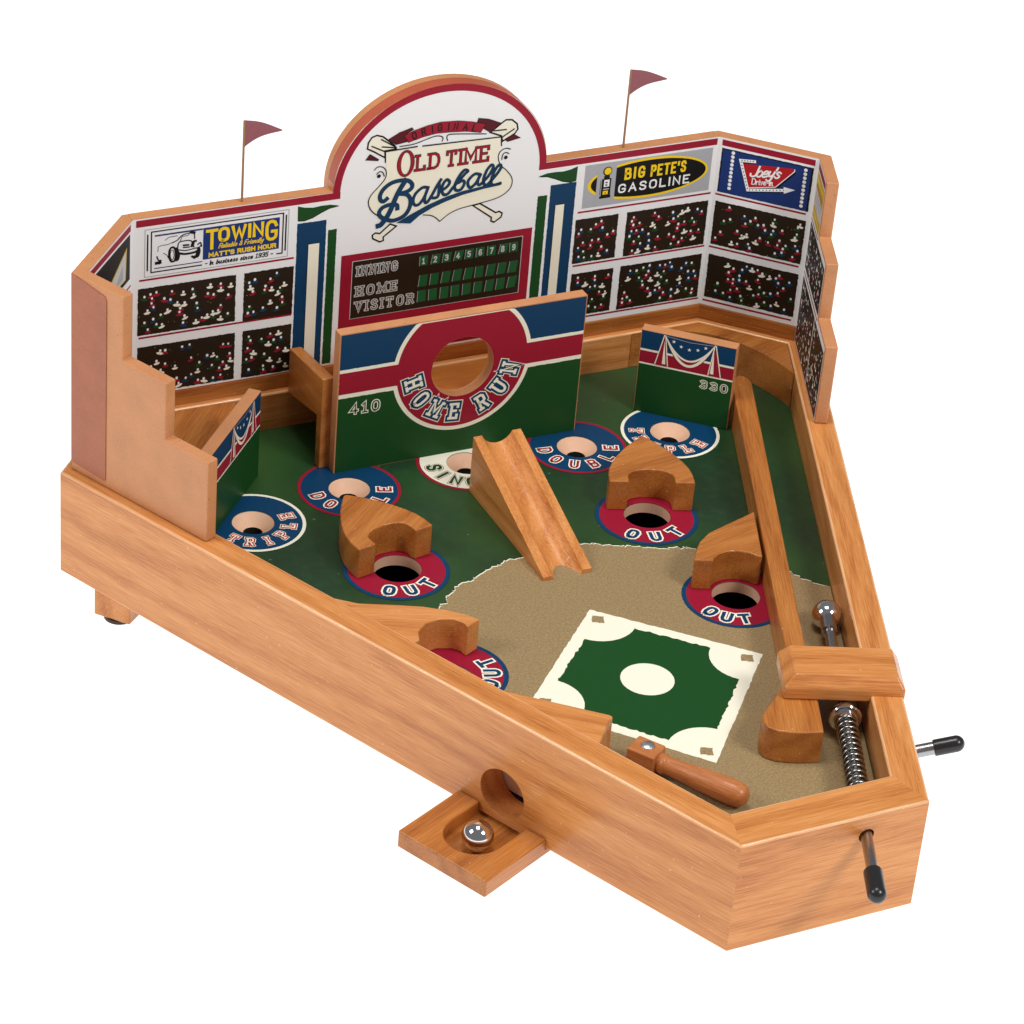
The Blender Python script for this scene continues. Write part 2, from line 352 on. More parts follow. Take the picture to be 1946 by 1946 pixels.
GL = {
 'A': [[(0, 0), (.3, 1), (.6, 0)], [(.11, .34), (.49, .34)]],
 'B': [[(0, 0), (0, 1), (.34, 1), (.48, .92), (.48, .6), (.34, .52), (0, .52)], [(.34, .52), (.54, .42), (.54, .1), (.4, 0), (0, 0)]],
 'C': [[(.54, .78), (.46, .95), (.34, 1), (.2, 1), (.07, .92), (0, .72), (0, .28), (.07, .08), (.2, 0), (.34, 0), (.46, .05), (.54, .22)]],
 'D': [[(0, 0), (0, 1), (.3, 1), (.47, .88), (.55, .64), (.55, .36), (.47, .12), (.3, 0), (0, 0)]],
 'E': [[(.48, 1), (0, 1), (0, 0), (.48, 0)], [(0, .52), (.36, .52)]],
 'F': [[(.48, 1), (0, 1), (0, 0)], [(0, .52), (.36, .52)]],
 'G': [[(.54, .78), (.46, .95), (.34, 1), (.2, 1), (.07, .92), (0, .72), (0, .28), (.07, .08), (.2, 0), (.36, 0), (.5, .08), (.55, .2), (.55, .44), (.32, .44)]],
 'H': [[(0, 0), (0, 1)], [(.52, 0), (.52, 1)], [(0, .5), (.52, .5)]],
 'I': [[(.1, 0), (.1, 1)]],
 'J': [[(.4, 1), (.4, .2), (.32, .04), (.18, 0), (.04, .08), (0, .25)]],
 'L': [[(0, 1), (0, 0), (.46, 0)]],
 'M': [[(0, 0), (0, 1), (.33, .3), (.66, 1), (.66, 0)]],
 'N': [[(0, 0), (0, 1), (.54, 0), (.54, 1)]],
 'O': [[(.2, 0), (.07, .08), (0, .28), (0, .72), (.07, .92), (.2, 1), (.36, 1), (.49, .92), (.56, .72), (.56, .28), (.49, .08), (.36, 0), (.2, 0)]],
 'P': [[(0, 0), (0, 1), (.36, 1), (.5, .9), (.5, .58), (.36, .48), (0, .48)]],
 'R': [[(0, 0), (0, 1), (.36, 1), (.5, .9), (.5, .6), (.36, .5), (0, .5)], [(.26, .5), (.54, 0)]],
 'S': [[(.5, .8), (.42, .96), (.3, 1), (.18, 1), (.05, .93), (.01, .76), (.08, .6), (.25, .52), (.42, .44), (.51, .28), (.47, .08), (.34, 0), (.18, 0), (.06, .05), (0, .2)]],
 'T': [[(.28, 0), (.28, 1)], [(0, 1), (.56, 1)]],
 'U': [[(0, 1), (0, .26), (.08, .07), (.21, 0), (.33, 0), (.46, .07), (.54, .26), (.54, 1)]],
 'V': [[(0, 1), (.29, 0), (.58, 1)]],
 'W': [[(0, 1), (.2, 0), (.4, .8), (.6, 0), (.8, 1)]],
 '0': [[(.18, 0), (.06, .1), (0, .3), (0, .7), (.06, .9), (.18, 1), (.3, 1), (.42, .9), (.48, .7), (.48, .3), (.42, .1), (.3, 0), (.18, 0)]],
 '1': [[(0, .8), (.16, 1), (.16, 0)], [(0, 0), (.32, 0)]],
 '2': [[(0, .76), (.08, .95), (.24, 1), (.4, .93), (.45, .74), (.36, .5), (0, 0), (.46, 0)]],
 '3': [[(0, .88), (.12, 1), (.3, 1), (.44, .88), (.44, .64), (.3, .53), (.16, .53)], [(.3, .53), (.46, .42), (.46, .14), (.32, 0), (.12, 0), (0, .12)]],
 '4': [[(.36, 0), (.36, 1), (0, .3), (.5, .3)]],
 '5': [[(.42, 1), (.04, 1), (.02, .56), (.26, .6), (.42, .48), (.45, .24), (.34, .04), (.16, 0), (0, .1)]],
 '6': [[(.42, .9), (.28, 1), (.12, .92), (.02, .62), (.01, .26), (.1, .04), (.26, 0), (.42, .1), (.46, .3), (.38, .5), (.22, .55), (.04, .4)]],
 '7': [[(0, 1), (.46, 1), (.16, 0)]],
 '8': [[(.24, .53), (.07, .64), (.05, .88), (.17, 1), (.31, 1), (.43, .88), (.41, .64), (.24, .53), (.04, .4), (.01, .14), (.15, 0), (.33, 0), (.47, .14), (.44, .4), (.24, .53)]],
 '9': [[(.45, .6), (.24, .45), (.08, .52), (.01, .72), (.08, .94), (.24, 1), (.4, .92), (.46, .7), (.44, .35), (.34, .08), (.18, 0), (.05, .1)]],
 "'": [[(.06, 1), (.04, .74)]], '-': [[(0, .42), (.3, .42)]], '&': [[(.5, 0), (.1, .7), (.12, .92), (.25, 1), (.36, .86), (.3, .64), (.05, .36), (.02, .14), (.14, 0), (.3, .03), (.48, .36)]],
 'a': [[(.4, .56), (.22, .6), (.05, .46), (.02, .18), (.12, 0), (.28, .08), (.4, .56)], [(.4, .56), (.38, .1), (.5, .02)]],
 'b': [[(.1, 1), (.02, 0)], [(.04, .25), (.2, .58), (.38, .5), (.38, .16), (.22, 0), (.03, .1)]],
 'c': [[(.36, .5), (.2, .6), (.04, .4), (.03, .16), (.16, 0), (.36, .1)]],
 'd': [[(.4, .5), (.2, .6), (.04, .4), (.04, .14), (.18, 0), (.36, .14)], [(.46, 1), (.38, .1), (.5, 0)]],
 'e': [[(.03, .26), (.3, .36), (.34, .52), (.2, .6), (.05, .44), (.03, .14), (.16, 0), (.38, .12)]],
 'i': [[(.08, .56), (.04, .1), (.16, 0)], [(.1, .78), (.11, .84)]],
 'l': [[(.1, 1), (.04, .12), (.16, 0)]],
 'n': [[(.04, .58), (.02, 0)], [(.03, .3), (.2, .58), (.32, .5), (.3, .06), (.42, 0)]],
 'o': [[(.2, .6), (.05, .46), (.03, .16), (.16, 0), (.32, .1), (.36, .42), (.2, .6)]],
 'r': [[(.06, .58), (.02, 0)], [(.04, .34), (.18, .56), (.32, .54)]],
 's': [[(.32, .5), (.18, .6), (.06, .48), (.14, .34), (.3, .22), (.26, .04), (.12, 0), (.02, .1)]],
 'u': [[(.03, .58), (.02, .14), (.12, 0), (.28, .1), (.36, .58)], [(.36, .58), (.34, .08), (.44, 0)]],
 'v': [[(.02, .58), (.14, 0), (.34, .58)]],
 'y': [[(.03, .58), (.03, .24), (.14, .12), (.3, .24), (.36, .58)], [(.36, .58), (.3, -.2), (.16, -.36), (.02, -.24)]],
}
SLABBED = 'BDEFHILMNPRTUVKIA147'
def glyph(ch, slab_=False):
    st = [list(s_) for s_ in GL[ch]]
    if slab_:
        q = 0.12
        for s_ in GL[ch]:
            for e, o in ((s_[0], s_[1]), (s_[-1], s_[-2])):
                if e[1] in (0, 1) and abs(e[0] - o[0]) < 0.45 * abs(e[1] - o[1]): st.append([(e[0] - q, e[1]), (e[0] + q, e[1])])
        if ch in 'BDEFPRL':
            for y in ((0, 1) if ch not in 'FPRL' else ((1,) if ch != 'L' else (0,))): st.append([(-q, y), (0, y)])
        if ch in 'EFLT':
            if ch != 'T': st += [[(.48, 1), (.48, .8)]] if ch != 'L' else [[(.46, 0), (.46, .22)]]
            if ch == 'E': st += [[(.48, 0), (.48, .22)]]
            if ch == 'T': st += [[(0, 1), (0, .8)], [(.56, 1), (.56, .8)]]
        if ch == 'M' or ch == 'N':
            st += [[(-q, 1), (0, 1)]] + ([[(.66, 1), (.66 + q, 1)]] if ch == 'M' else [[(.54 - q, 1), (.54 + q, 1)]])
    xs = [p[0] for s_ in GL[ch] for p in s_]
    return st, min(xs), max(xs)

def put_glyph(pr, ch, place, layers, slab_=False, smooth=False, sl=0.0):
    """layers = [(material, pen width, layer)] widest first; place maps glyph space to the sheet"""
    st, a, b_ = glyph(ch, slab_)
    for mat, w, lay in layers:
        for s_ in st:
            p = catmull(s_, 4) if smooth and len(s_) > 2 else s_
            pr.stroke([place(x + sl * y, y) for x, y in p], w, mat, lay)

def text(pr, s_, x, z, h, layers, sp=0.2, slab_=False, xs=1.0, fit=None, smooth=False, sl=0.0, rise=0.0, wsp=0.4):
    """set a line of text; fit = total width to squeeze into"""
    adv = []; t = 0
    for i, ch in enumerate(s_):
        if ch == ' ': adv.append(None); t += wsp; continue
        _, a, b_ = glyph(ch); adv.append((t - a)); t += b_ - a + sp
    t -= sp; k = xs * h if fit is None else fit / t
    for ch, o in zip(s_, adv):
        if o is None: continue
        put_glyph(pr, ch, lambda gx, gy, o=o: (x + (gx + o) * k, z + gy * h + rise * (gx + o) * k), layers, slab_, smooth, sl)

def arc_text(pr, s_, c, r, mid, step, h, layers, xs=0.9, slab_=False, inward=True):
    n = len(s_)
    for i, ch in enumerate(s_):
        a = R_(mid + step * (i - (n - 1) / 2)); _, g0, g1 = glyph(ch); gc = (g0 + g1) / 2
        # letters stand with their tops towards the centre and read anticlockwise along the lower half
        up = Vector((-math.cos(a), -math.sin(a))); rt = Vector((-math.sin(a), math.cos(a))); cc = Vector((c[0] + r * math.cos(a), c[1] + r * math.sin(a)))
        put_glyph(pr, ch, lambda gx, gy: tuple(cc + rt * ((gx - gc) * h * xs) + up * ((gy - 0.5) * h)), layers, slab_)

def crowd(pr, x0, z0, x1, z1, n, layer=1, seed=0, head=0.00074):
    rnd = random.Random(seed); pts = []
    tries = 0
    while len(pts) < n and tries < 4000:
        tries += 1; x = rnd.uniform(x0 + .0024, x1 - .0024); z = z0 + .0030 + (z1 - z0 - .0052) * (rnd.random() ** 1.25)
        if all(abs(x - a) > 0.0030 or abs(z - b_) > 0.0024 for a, b_ in pts): pts.append((x, z))
    for x, z in pts:
        c = rnd.choice(['red', 'blue', 'green', 'cream', 'red', 'blue', 'green', 'cream', 'red']); w = rnd.uniform(.0018, .0025); t = rnd.uniform(-.3, .3); dx = rnd.uniform(-.0004, .0004)
        body = [(-w, .05 * w), (-w * .3, .36 * w), (w * .7, .34 * w), (w, .0), (w * .4, -.42 * w), (-w * .6, -.38 * w)]
        pr.poly([(x + dx + a, z - .0017 + b_ + a * t) for a, b_ in body], c, layer)
        r = head * rnd.uniform(.85, 1.15); pr.poly([(x + r * math.cos(k * math.pi / 4), z + 1.2 * r * math.sin(k * math.pi / 4)) for k in range(8)], 'white', layer + 1)
    for _ in range(n // 2):
        x = rnd.uniform(x0, x1 - .0004); z = rnd.uniform(z0, z1 - .0004); pr.poly(rect(x, z, x + .0004, z + .0003), rnd.choice(['lgrey', 'sgreen', 'ochre', 'dred']), layer)

# ---------------------------------------------------------------- the white table
def ground():
    me = bpy.data.meshes.new('ground'); s = 6.0
    me.from_pydata([(-s, -s, 0), (s, -s, 0), (s, s, 0), (-s, s, 0)], [], [(0, 1, 2, 3)]); me.materials.append(MAT['table'])
    o = bpy.data.objects.new('ground', me); COL.objects.link(o); o['kind'] = 'structure'; o.location = (0, 0, -0.0005)
ground()

# ---------------------------------------------------------------- the game box
ROOTOBJ = bpy.data.objects.new('baseball_pinball_game', None); COL.objects.link(ROOTOBJ); ROOTOBJ.empty_display_size = 0.05
ROOTOBJ.matrix_world = ROOT; GM[ROOTOBJ] = Matrix.Identity(4)
ROOTOBJ['label'] = 'wooden tabletop baseball pinball game with printed stadium backdrop on white table'
ROOTOBJ['category'] = 'pinball game'
G = ROOTOBJ

H, K, T, TF = 0.0244, 0.0423, 0.0174, 0.0249
YB, ZT = 0.3075, 0.1496
FL, FR = Vector((-0.0382, -0.169)), Vector((0.0693, -0.169))
ld, rd = Vector((-0.42826, 0.90365)), Vector((0.38506, 0.92289))
ln, rn = Vector((ld.y, -ld.x)), Vector((-rd.y, rd.x))          # both point into the box
LC, BLP, BRP, RC = Vector((-0.2242, 0.2592)), Vector((-0.1826, YB)), Vector((0.1911, YB)), Vector((0.2354, 0.2628))
LB = FL + ld * 0.47316

def isect(p, d, q, e):
    t = ((q - p).x * e.y - (q - p).y * e.x) / (d.x * e.y - d.y * e.x); return p + d * t
cl = (BLP - LC).normalized(); cln = Vector((cl.y, -cl.x))      # inward normals of the corner panels
c_r = (RC - BRP).normalized(); crn = Vector((c_r.y, -c_r.x))
EDGES = [(FL, Vector((1, 0)), Vector((0, 1)), TF, 'front_wall'), (FR, rd, rn, T, 'side_wall'), (RC - crn * .0125, c_r, crn, T, 'corner_wall'),
         (Vector((0, YB + .0125)), Vector((1, 0)), Vector((0, -1)), T, 'back_wall'), (LC - cln * .0125, cl, cln, T, 'corner_wall'), (FL, ld, ln, T, 'side_wall')]
outer = []; inner = []
for i in range(6):
    a, b_ = EDGES[i - 1], EDGES[i]
    outer.append(isect(a[0], a[1], b_[0], b_[1])); inner.append(isect(a[0] + a[2] * a[3], a[1], b_[0] + b_[2] * b_[3], b_[1]))
walls = []
for i in range(6):
    j = (i + 1) % 6; q = [outer[i], outer[j], inner[j], inner[i]]; d = outer[j] - outer[i]
    walls.append(slab(EDGES[i][4], FLOOR, [tuple(p) for p in q], -K, H, 'wood', G, grain=math.atan2(d.y, d.x)))
front_wall, right_wall, left_wall = walls[0], walls[1], walls[5]
def w3(v, z=0.0): return Vector((v.x, v.y, z))
hole_s = FL + ld * 0.1465
carve(left_wall, [cutter_cyl(w3(hole_s - ln * .02, -.0240), w3(ln), .0146, .06)])
PA = Vector((0.0345, -0.169, 0.0115)); PD = Vector((0.4080, 0.9130, 0)).normalized()     # plunger axis
carve(front_wall, [cutter_cyl(PA - PD * .02, PD, .0040, .07)])
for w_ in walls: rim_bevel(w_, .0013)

def shrink(pts, d):
    c = sum((Vector(p) for p in pts), Vector((0, 0))) / len(pts)
    return [tuple(Vector(p) + (c - Vector(p)).normalized() * d) for p in pts]
floor_poly = shrink([tuple(p) for p in inner], 0.0003)
OUTS = [((-.0856, .1398), -91, 33), ((.0735, .1440), -103, 36), ((.0827, .0537), -131, 27), ((-.0967, .0390), -18, 27)]
OUTH = [(-.0846, .1408), (.0745, .1452), (.0839, .0551), (-.1005, .0350)]
FUN = [((-.0780, .2260), 'DOUBLE', -98, 31), ((.0690, .2263), 'DOUBLE', -104, 33), ((-.0015, .2300), 'SINGLE', -119, 26), ((.1305, .2238), 'TRIPLE', -131, 29), ((-.1435, .2102), 'TRIPLE', -72, 29)]
holes = [circ(x, y, .0135) for x, y in OUTH] + [circ(x, y, .0120) for (x, y), *_ in FUN]
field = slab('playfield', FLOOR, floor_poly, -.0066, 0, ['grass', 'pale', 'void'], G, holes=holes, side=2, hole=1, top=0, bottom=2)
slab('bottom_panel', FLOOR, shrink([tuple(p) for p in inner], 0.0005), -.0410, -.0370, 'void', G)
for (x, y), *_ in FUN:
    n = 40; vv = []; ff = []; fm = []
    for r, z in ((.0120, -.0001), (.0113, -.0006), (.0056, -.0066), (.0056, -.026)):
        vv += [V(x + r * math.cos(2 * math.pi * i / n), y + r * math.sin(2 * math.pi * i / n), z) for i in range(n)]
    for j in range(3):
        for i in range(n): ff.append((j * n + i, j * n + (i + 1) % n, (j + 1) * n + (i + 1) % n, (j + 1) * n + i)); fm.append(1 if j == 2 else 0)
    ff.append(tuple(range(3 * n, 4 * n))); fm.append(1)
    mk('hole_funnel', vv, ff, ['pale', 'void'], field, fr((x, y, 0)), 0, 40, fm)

# ---- playfield print: dirt, diamond, base discs
rnd = random.Random(11)
edge = [(-.142, .083), (-.110, .0800), (-.0900, .0900), (-.0729, .1011), (-.0678, .107), (-.058, .1150), (-.0501, .1156), (-.0379, .1222), (-.0225, .1285), (-.0126, .1292), (.008, .1310), (.0271, .1300), (.0383, .1245), (.0506, .1187), (.0657, .1113), (.0839, .1060), (.105, .0860), (.1255, .0660), (.1294, .0560), (.1350, .0490)]
wr = inner[1] + rd * ((.046 - inner[1].y) / rd.y); wl = inner[0] + ld * ((.084 - inner[0].y) / ld.y)
def jag(p, step, amp, seed, off=0.0):
    r = random.Random(seed); out = []
    for a, b_ in zip(p, p[1:]):
        d = math.hypot(b_[0] - a[0], b_[1] - a[1]); k = max(1, int(d / step))
        for j in range(k):
            t = j / k; out.append((a[0] + (b_[0] - a[0]) * t + r.uniform(-amp, amp), a[1] + (b_[1] - a[1]) * t + r.uniform(-amp, amp) + off))
    return out + [(p[-1][0], p[-1][1] + off)]
base_pts = [(wr.x - .0006, wr.y), (inner[1].x - .0006, inner[1].y + .0006), (inner[0].x + .0006, inner[0].y + .0006), (wl.x + .0006, wl.y)]
dh = [circ(x, y, .0136) for x, y in (OUTH[2], OUTH[3])]
pr = Print(FLOOR, .00002)
pr.poly(jag(edge, .0013, .0014, 5, .0008) + base_pts, 'cream', 0, dh)
pr.poly(jag(edge, .0013, .0013, 5, .0) + base_pts, 'dirt', 1, dh)
pr.done('dirt_infield', field)

pr = Print(FLOOR, .00002)
cs = [Vector((0, .0694)), Vector((.0707, 0)), Vector((0, -.0780)), Vector((-.0707, 0))]; cen = Vector((0, -.0025))
pr.poly(ragged([tuple(c) for c in cs], .0022, .00028, random.Random(2)), 'cream', 2)
ins = [cen + (c - cen) * .87 for c in cs]; gp = []
for i in range(4):
    c = ins[i]; dp = (ins[i - 1] - c).normalized(); dn = (ins[(i + 1) % 4] - c).normalized(); rho = .0215
    a0 = math.atan2(dp.y, dp.x); a1 = math.atan2(dn.y, dn.x); da = (a1 - a0 + math.pi) % (2 * math.pi) - math.pi
    gp += [tuple(c + Vector((math.cos(a0 + da * t / 10), math.sin(a0 + da * t / 10))) * rho) for t in range(11)]
pr.poly(ragged(gp, .0020, .0006, random.Random(4)), 'green', 3)
pr.poly(ragged(circ(0, .0, .0146, 40), .0018, .0005, random.Random(9)), 'cream', 4)
for c in cs:
    b_ = cen + (c - cen) * .86; q = .0044
    pr.poly(ragged([(b_.x - q, b_.y - q * .3), (b_.x + q * .3, b_.y - q), (b_.x + q, b_.y + q * .3), (b_.x - q * .3, b_.y + q)], .001, .0004, random.Random(5)), 'dirt', 4)
pr.done('infield_diamond', field)

for (c, mid, st), h in zip(OUTS, OUTH):
    pr = Print(FLOOR, .00002); hl = [circ(h[0], h[1], .0136)]
    pr.poly(circ(*c, .0300, 72), 'blue', 5, hl); pr.poly(circ(*c, .0274, 72), 'rose', 6, hl)
    arc_text(pr, 'OUT', c, .0212, mid, st, .0074, [('cream', .0040, 7), ('blue', .0021, 8)], xs=1.15)
    pr.done('out_disc', field)
for c, word, mid, st in FUN:
    pr = Print(FLOOR, .00002); hl = [circ(*c, .0121)]
    if word == 'DOUBLE':
        pr.poly(circ(*c, .0300, 72), 'red', 5, hl); pr.poly(circ(*c, .0281, 72), 'blue', 6, hl)
        arc_text(pr, word, c, .0202, mid, st, .0072, [('cream', .0030, 7), ('red', .0015, 8)], xs=1.0)
    elif word == 'SINGLE':
        pr.poly(circ(*c, .0300, 72), 'red', 5, hl); pr.poly(circ(*c, .0279, 72), 'cream', 6, hl)
        arc_text(pr, word, c, .0205, mid, st, .0076, [('red', .0038, 7), ('cream', .0031, 8), ('green', .0020, 9)], xs=1.05)
    else:
        pr.poly(circ(*c, .0300, 72), 'cream', 5, hl); pr.poly(circ(*c, .0280, 72), 'blue', 6, hl)
        arc_text(pr, word, c, .0203, mid, st, .0066, [('cream', .0032, 7), ('sred', .0024, 8), ('cream', .0009, 9)], slab_=True)
    pr.done(word.lower() + '_disc', field)

# ---- blocks on the playfield
BH = .0198
def notch(): return [(-.0134, 0), (-.0134, .0064), (-.0125, .0090), (-.0100, .0114), (-.0060, .0130), (0, .0136), (.0060, .0130), (.0100, .0114), (.0125, .0090), (.0134, .0064), (.0134, 0)]
arch = [(.0250, 0), (.0248, .0080), (.0236, .0150), (.0212, .0215), (.0178, .0285), (.0132, .0360), (.0074, .0435), (.0018, .0498), (0, .0507)]
def bumper(mid, ang):
    loc = [(u, v) for u, v in arch] + [(-u, v) for u, v in arch[-2::-1]] + notch()
    # walk: right foot, round the pointed back, left foot, then round the notch
    c, s = math.cos(ang), math.sin(ang)
    slab('bumper_block', FLOOR, [(mid[0] + u * c - v * s, mid[1] + u * s + v * c) for u, v in loc], .0001, BH, 'wood2', G, grain=ang + .5, bevel=.0009)
bumper((-.0854, .1433), R_(11.5)); bumper((.0781, .1494), R_(-20.5))
nr = [(.0626, .0691), (.0728, .0652), (.0748, .0678), (.0785, .0700), (.0845, .0710), (.0910, .0694), (.0960, .0655), (.0990, .0610)]
slab('bumper_block', FLOOR, [(.1012, .0600), (.1195, .1030), (.1100, .0998), (.0934, .0946), (.0835, .0912), (.0747, .0850), (.0685, .0780)] + nr, .0001, BH, 'wood2', G, grain=.2, bevel=.0009)
def lw(y, t=T + .0004):
    p = FL + ln * t; return (p + ld * ((y - p.y) / ld.y))
a = lw(.106); b_ = lw(.046)
slab('bumper_block', FLOOR, [tuple(a), (-.1300, .0905), (-.1110, .0824), (-.0985, .0765), (-.0879, .0696), (-.0800, .0625), (-.0746, .0553), (-.0837, .0512), (-.0845, .0560), (-.0880, .0600), (-.0953, .0625), (-.1040, .0610), (-.1103, .0555), (-.1130, .0480), tuple(b_)], .0001, BH, 'wood', G, grain=-.4, bevel=.0009)
p0 = lw(0.000); p1 = lw(-.069)
slab('bat_rest_block', FLOOR, [tuple(p0), tuple(p1), (-.0500, -.0500), (-.0470, -.0485), (-.0463, -.0465), (-.0475, -.0448), (-.0519, -.0410)], .0001, BH, 'wood', G, grain=-.72, bevel=.0009)
slab('lane_divider', FLOOR, [(.1880, .2301), (.1345, .1035), (.0805, -.0244), (.0648, -.0642), (.0511, -.0959), (.0420, -.0937), (.0350, -.0908), (.0290, -.0873), (.0256, -.0830), (.0250, -.0778), (.0272, -.0725), (.0311, -.0689), (.0385, -.0632), (.0456, -.0570), (.0530, -.0500), (.0590, -.0420), (.0640, -.0330), (.0703, -.0193), (.1195, .0985), (.1685, .2160), (.1755, .2320), (.1800, .2395), (.1845, .2420), (.1880, .2400), (.1890, .2350)], .0001, .0203, 'wood2', G, grain=math.atan2(rd.y, rd.x), bevel=.0010)
# bridge across the plunger lane
pr_ = Vector((rd.y, -rd.x)); o2 = Vector((.0445, -.0640)); dp = Vector((.0140, .0315)).normalized()
q = [o2, o2 + pr_ * .0640, o2 + pr_ * .0640 + rd * .0330, o2 + rd * .0330]
b0 = [w3(p, .0203) for p in q]; b1 = [w3(p, .0278) for p in q]; cc = sum(q, Vector((0, 0))) / 4
q2 = [q[0] + pr_ * .006 + rd * .005, q[1] - pr_ * .004 + rd * .005, q[2] - pr_ * .004 - rd * .002, q[3] + pr_ * .006 - rd * .002]
vv = b0 + b1 + [w3(p, .0338) for p in q2]
mk('lane_bridge', vv, [(0, 1, 2, 3), (8, 9, 10, 11)] + [(i + k, (i + 1) % 4 + k, (i + 1) % 4 + k + 4, i + k + 4) for k in (0, 4) for i in range(4)], 'wood', G, fr(w3(cc, .027), math.atan2(pr_.y, pr_.x)), bevel=.0012, seg=3)
# launch ramp with its rounded groove
RF = Frame((-.0126, 0, 0), (0, 1, 0), (0, 0, 1))
ramp = slab('launch_ramp', RF, [(.2025, .0001), (.2025, .0365), (.1030, .0026), (.1030, .0001)], 0, .0302, 'wood', G, grain=R_(90))
sd = Vector((0, -.0995, -.0339)).normalized(); sn_ = Vector((0, sd.z, -sd.y)) * (1 if -sd.y > 0 else -1)
carve(ramp, [cutter_cyl(Vector((.0025, .2025, .0365)) + sn_ * .0045 - sd * .03, sd, .0106, .17)]); add_bevel(ramp, .0007)
# ball guides in the back corners
def guide(p0, pc, p1, corner):
    arc = [tuple(p0 * (1 - t) ** 2 + pc * 2 * t * (1 - t) + p1 * t * t) for t in [i / 14 for i in range(15)]]
    slab('corner_ball_guide', FLOOR, arc + corner, .0001, H - .0004, 'wood2', G, grain=.3, bevel=.0008)
e = .0004
guide(Vector((.1420, inner[3].y - e)), Vector((.2060, inner[3].y - e)), inner[1] + rd * ((.2270 - inner[1].y) / rd.y) + rn * e, [tuple(inner[2] + Vector((-e, 0))), tuple(inner[3] - Vector((0, e)))])
g0 = lw(.2120); slab('corner_ball_guide', FLOOR, [tuple(g0), (-.1300, .2640), (-.1200, inner[3].y - e), tuple(inner[4] - Vector((0, e))), tuple(inner[5] + Vector((e, 0)))], .0001, H - .0004, 'wood2', G, grain=.9, bevel=.0008)

# ---- home run wall
YH = 0.2444
HF = Frame((0, YH, 0), (1, 0, 0), (0, 0, 1)); hc = (-.0020, .0583); hr = .0196
hw = slab('home_run_wall', HF, rect(-.0805, .0001, .0762, .0924), -.0072, 0, 'mdf', G, holes=[circ(*hc, hr, 64)], smooth=40)
pr = Print(HF); x0, x1, zt = -.0797, .0757, .0918; C = (-.0022, .0601); ch = [circ(*hc, hr + .0002, 64)]
pr.poly(rect(x0, .0003, x1, .0340), 'green', 0)
for a, b_ in ((x0, -.0300), (.0260, x1)):
    pr.poly(rect(a, .0340, b_, .0506), 'green', 0); pr.poly(rect(a, .0686, b_, zt), 'blue', 0)
    pr.poly(ragged(rect(a, .0500, b_, .0690), .0016, .00015), 'cream', 1); pr.poly(rect(a, .0527, b_, .0668), 'red', 2)
def disc(r): return [(C[0] + r * math.cos(t * math.pi / 48), min(zt, C[1] + r * math.sin(t * math.pi / 48))) for t in range(96)]
pr.poly(ragged(disc(.0442), .0016, .00018), 'cream', 1, ch); pr.poly([(a, min(b_, zt - .0006)) for a, b_ in disc(.0416)], 'red', 3, ch)
arc_text(pr, 'HOME', C, .0316, -130.5, 23.2, .0094, [('cream', .0056, 4), ('blue', .0045, 5), ('cream', .0017, 6)], xs=.86, slab_=True)
arc_text(pr, 'RUN', C, .0318, -38.5, 23.8, .0094, [('cream', .0056, 4), ('blue', .0045, 5), ('cream', .0017, 6)], xs=.86, slab_=True)
text(pr, '410', -.0716, .0388, .0062, [('cream', .0021, 1), ('green', .0009, 2)], sp=.42, fit=.0176)
pr.done('wall_print', hw, 'red ring lettered HOME RUN over blue, red and green bands')
SP = Frame((-.0868, 0, 0), (0, 1, 0), (0, 0, 1))
sp = [(YH + .0073, .0002), (YH + .0140, .0002), (YH + .0140, .0330), (.3022, .0235), (.3022, .0535), (YH + .0073, .0605)]
slab('wall_bracket', SP, sp, 0, .0075, 'wood2', G, grain=R_(90), bevel=.0007)
slab('wall_bracket', Frame((.0660, 0, 0), (0, 1, 0), (0, 0, 1)), sp, 0, .0075, 'wood2', G, grain=R_(90), bevel=.0007)

slab('chute_floor', Frame((-.0790, 0, 0), (0, 1, 0), (0, 0, 1)), [(YH + .0080, .0310), (.3022, .0205), (.3022, .0238), (YH + .0080, .0340)], 0, .1445, 'wood2', G, grain=0.0)
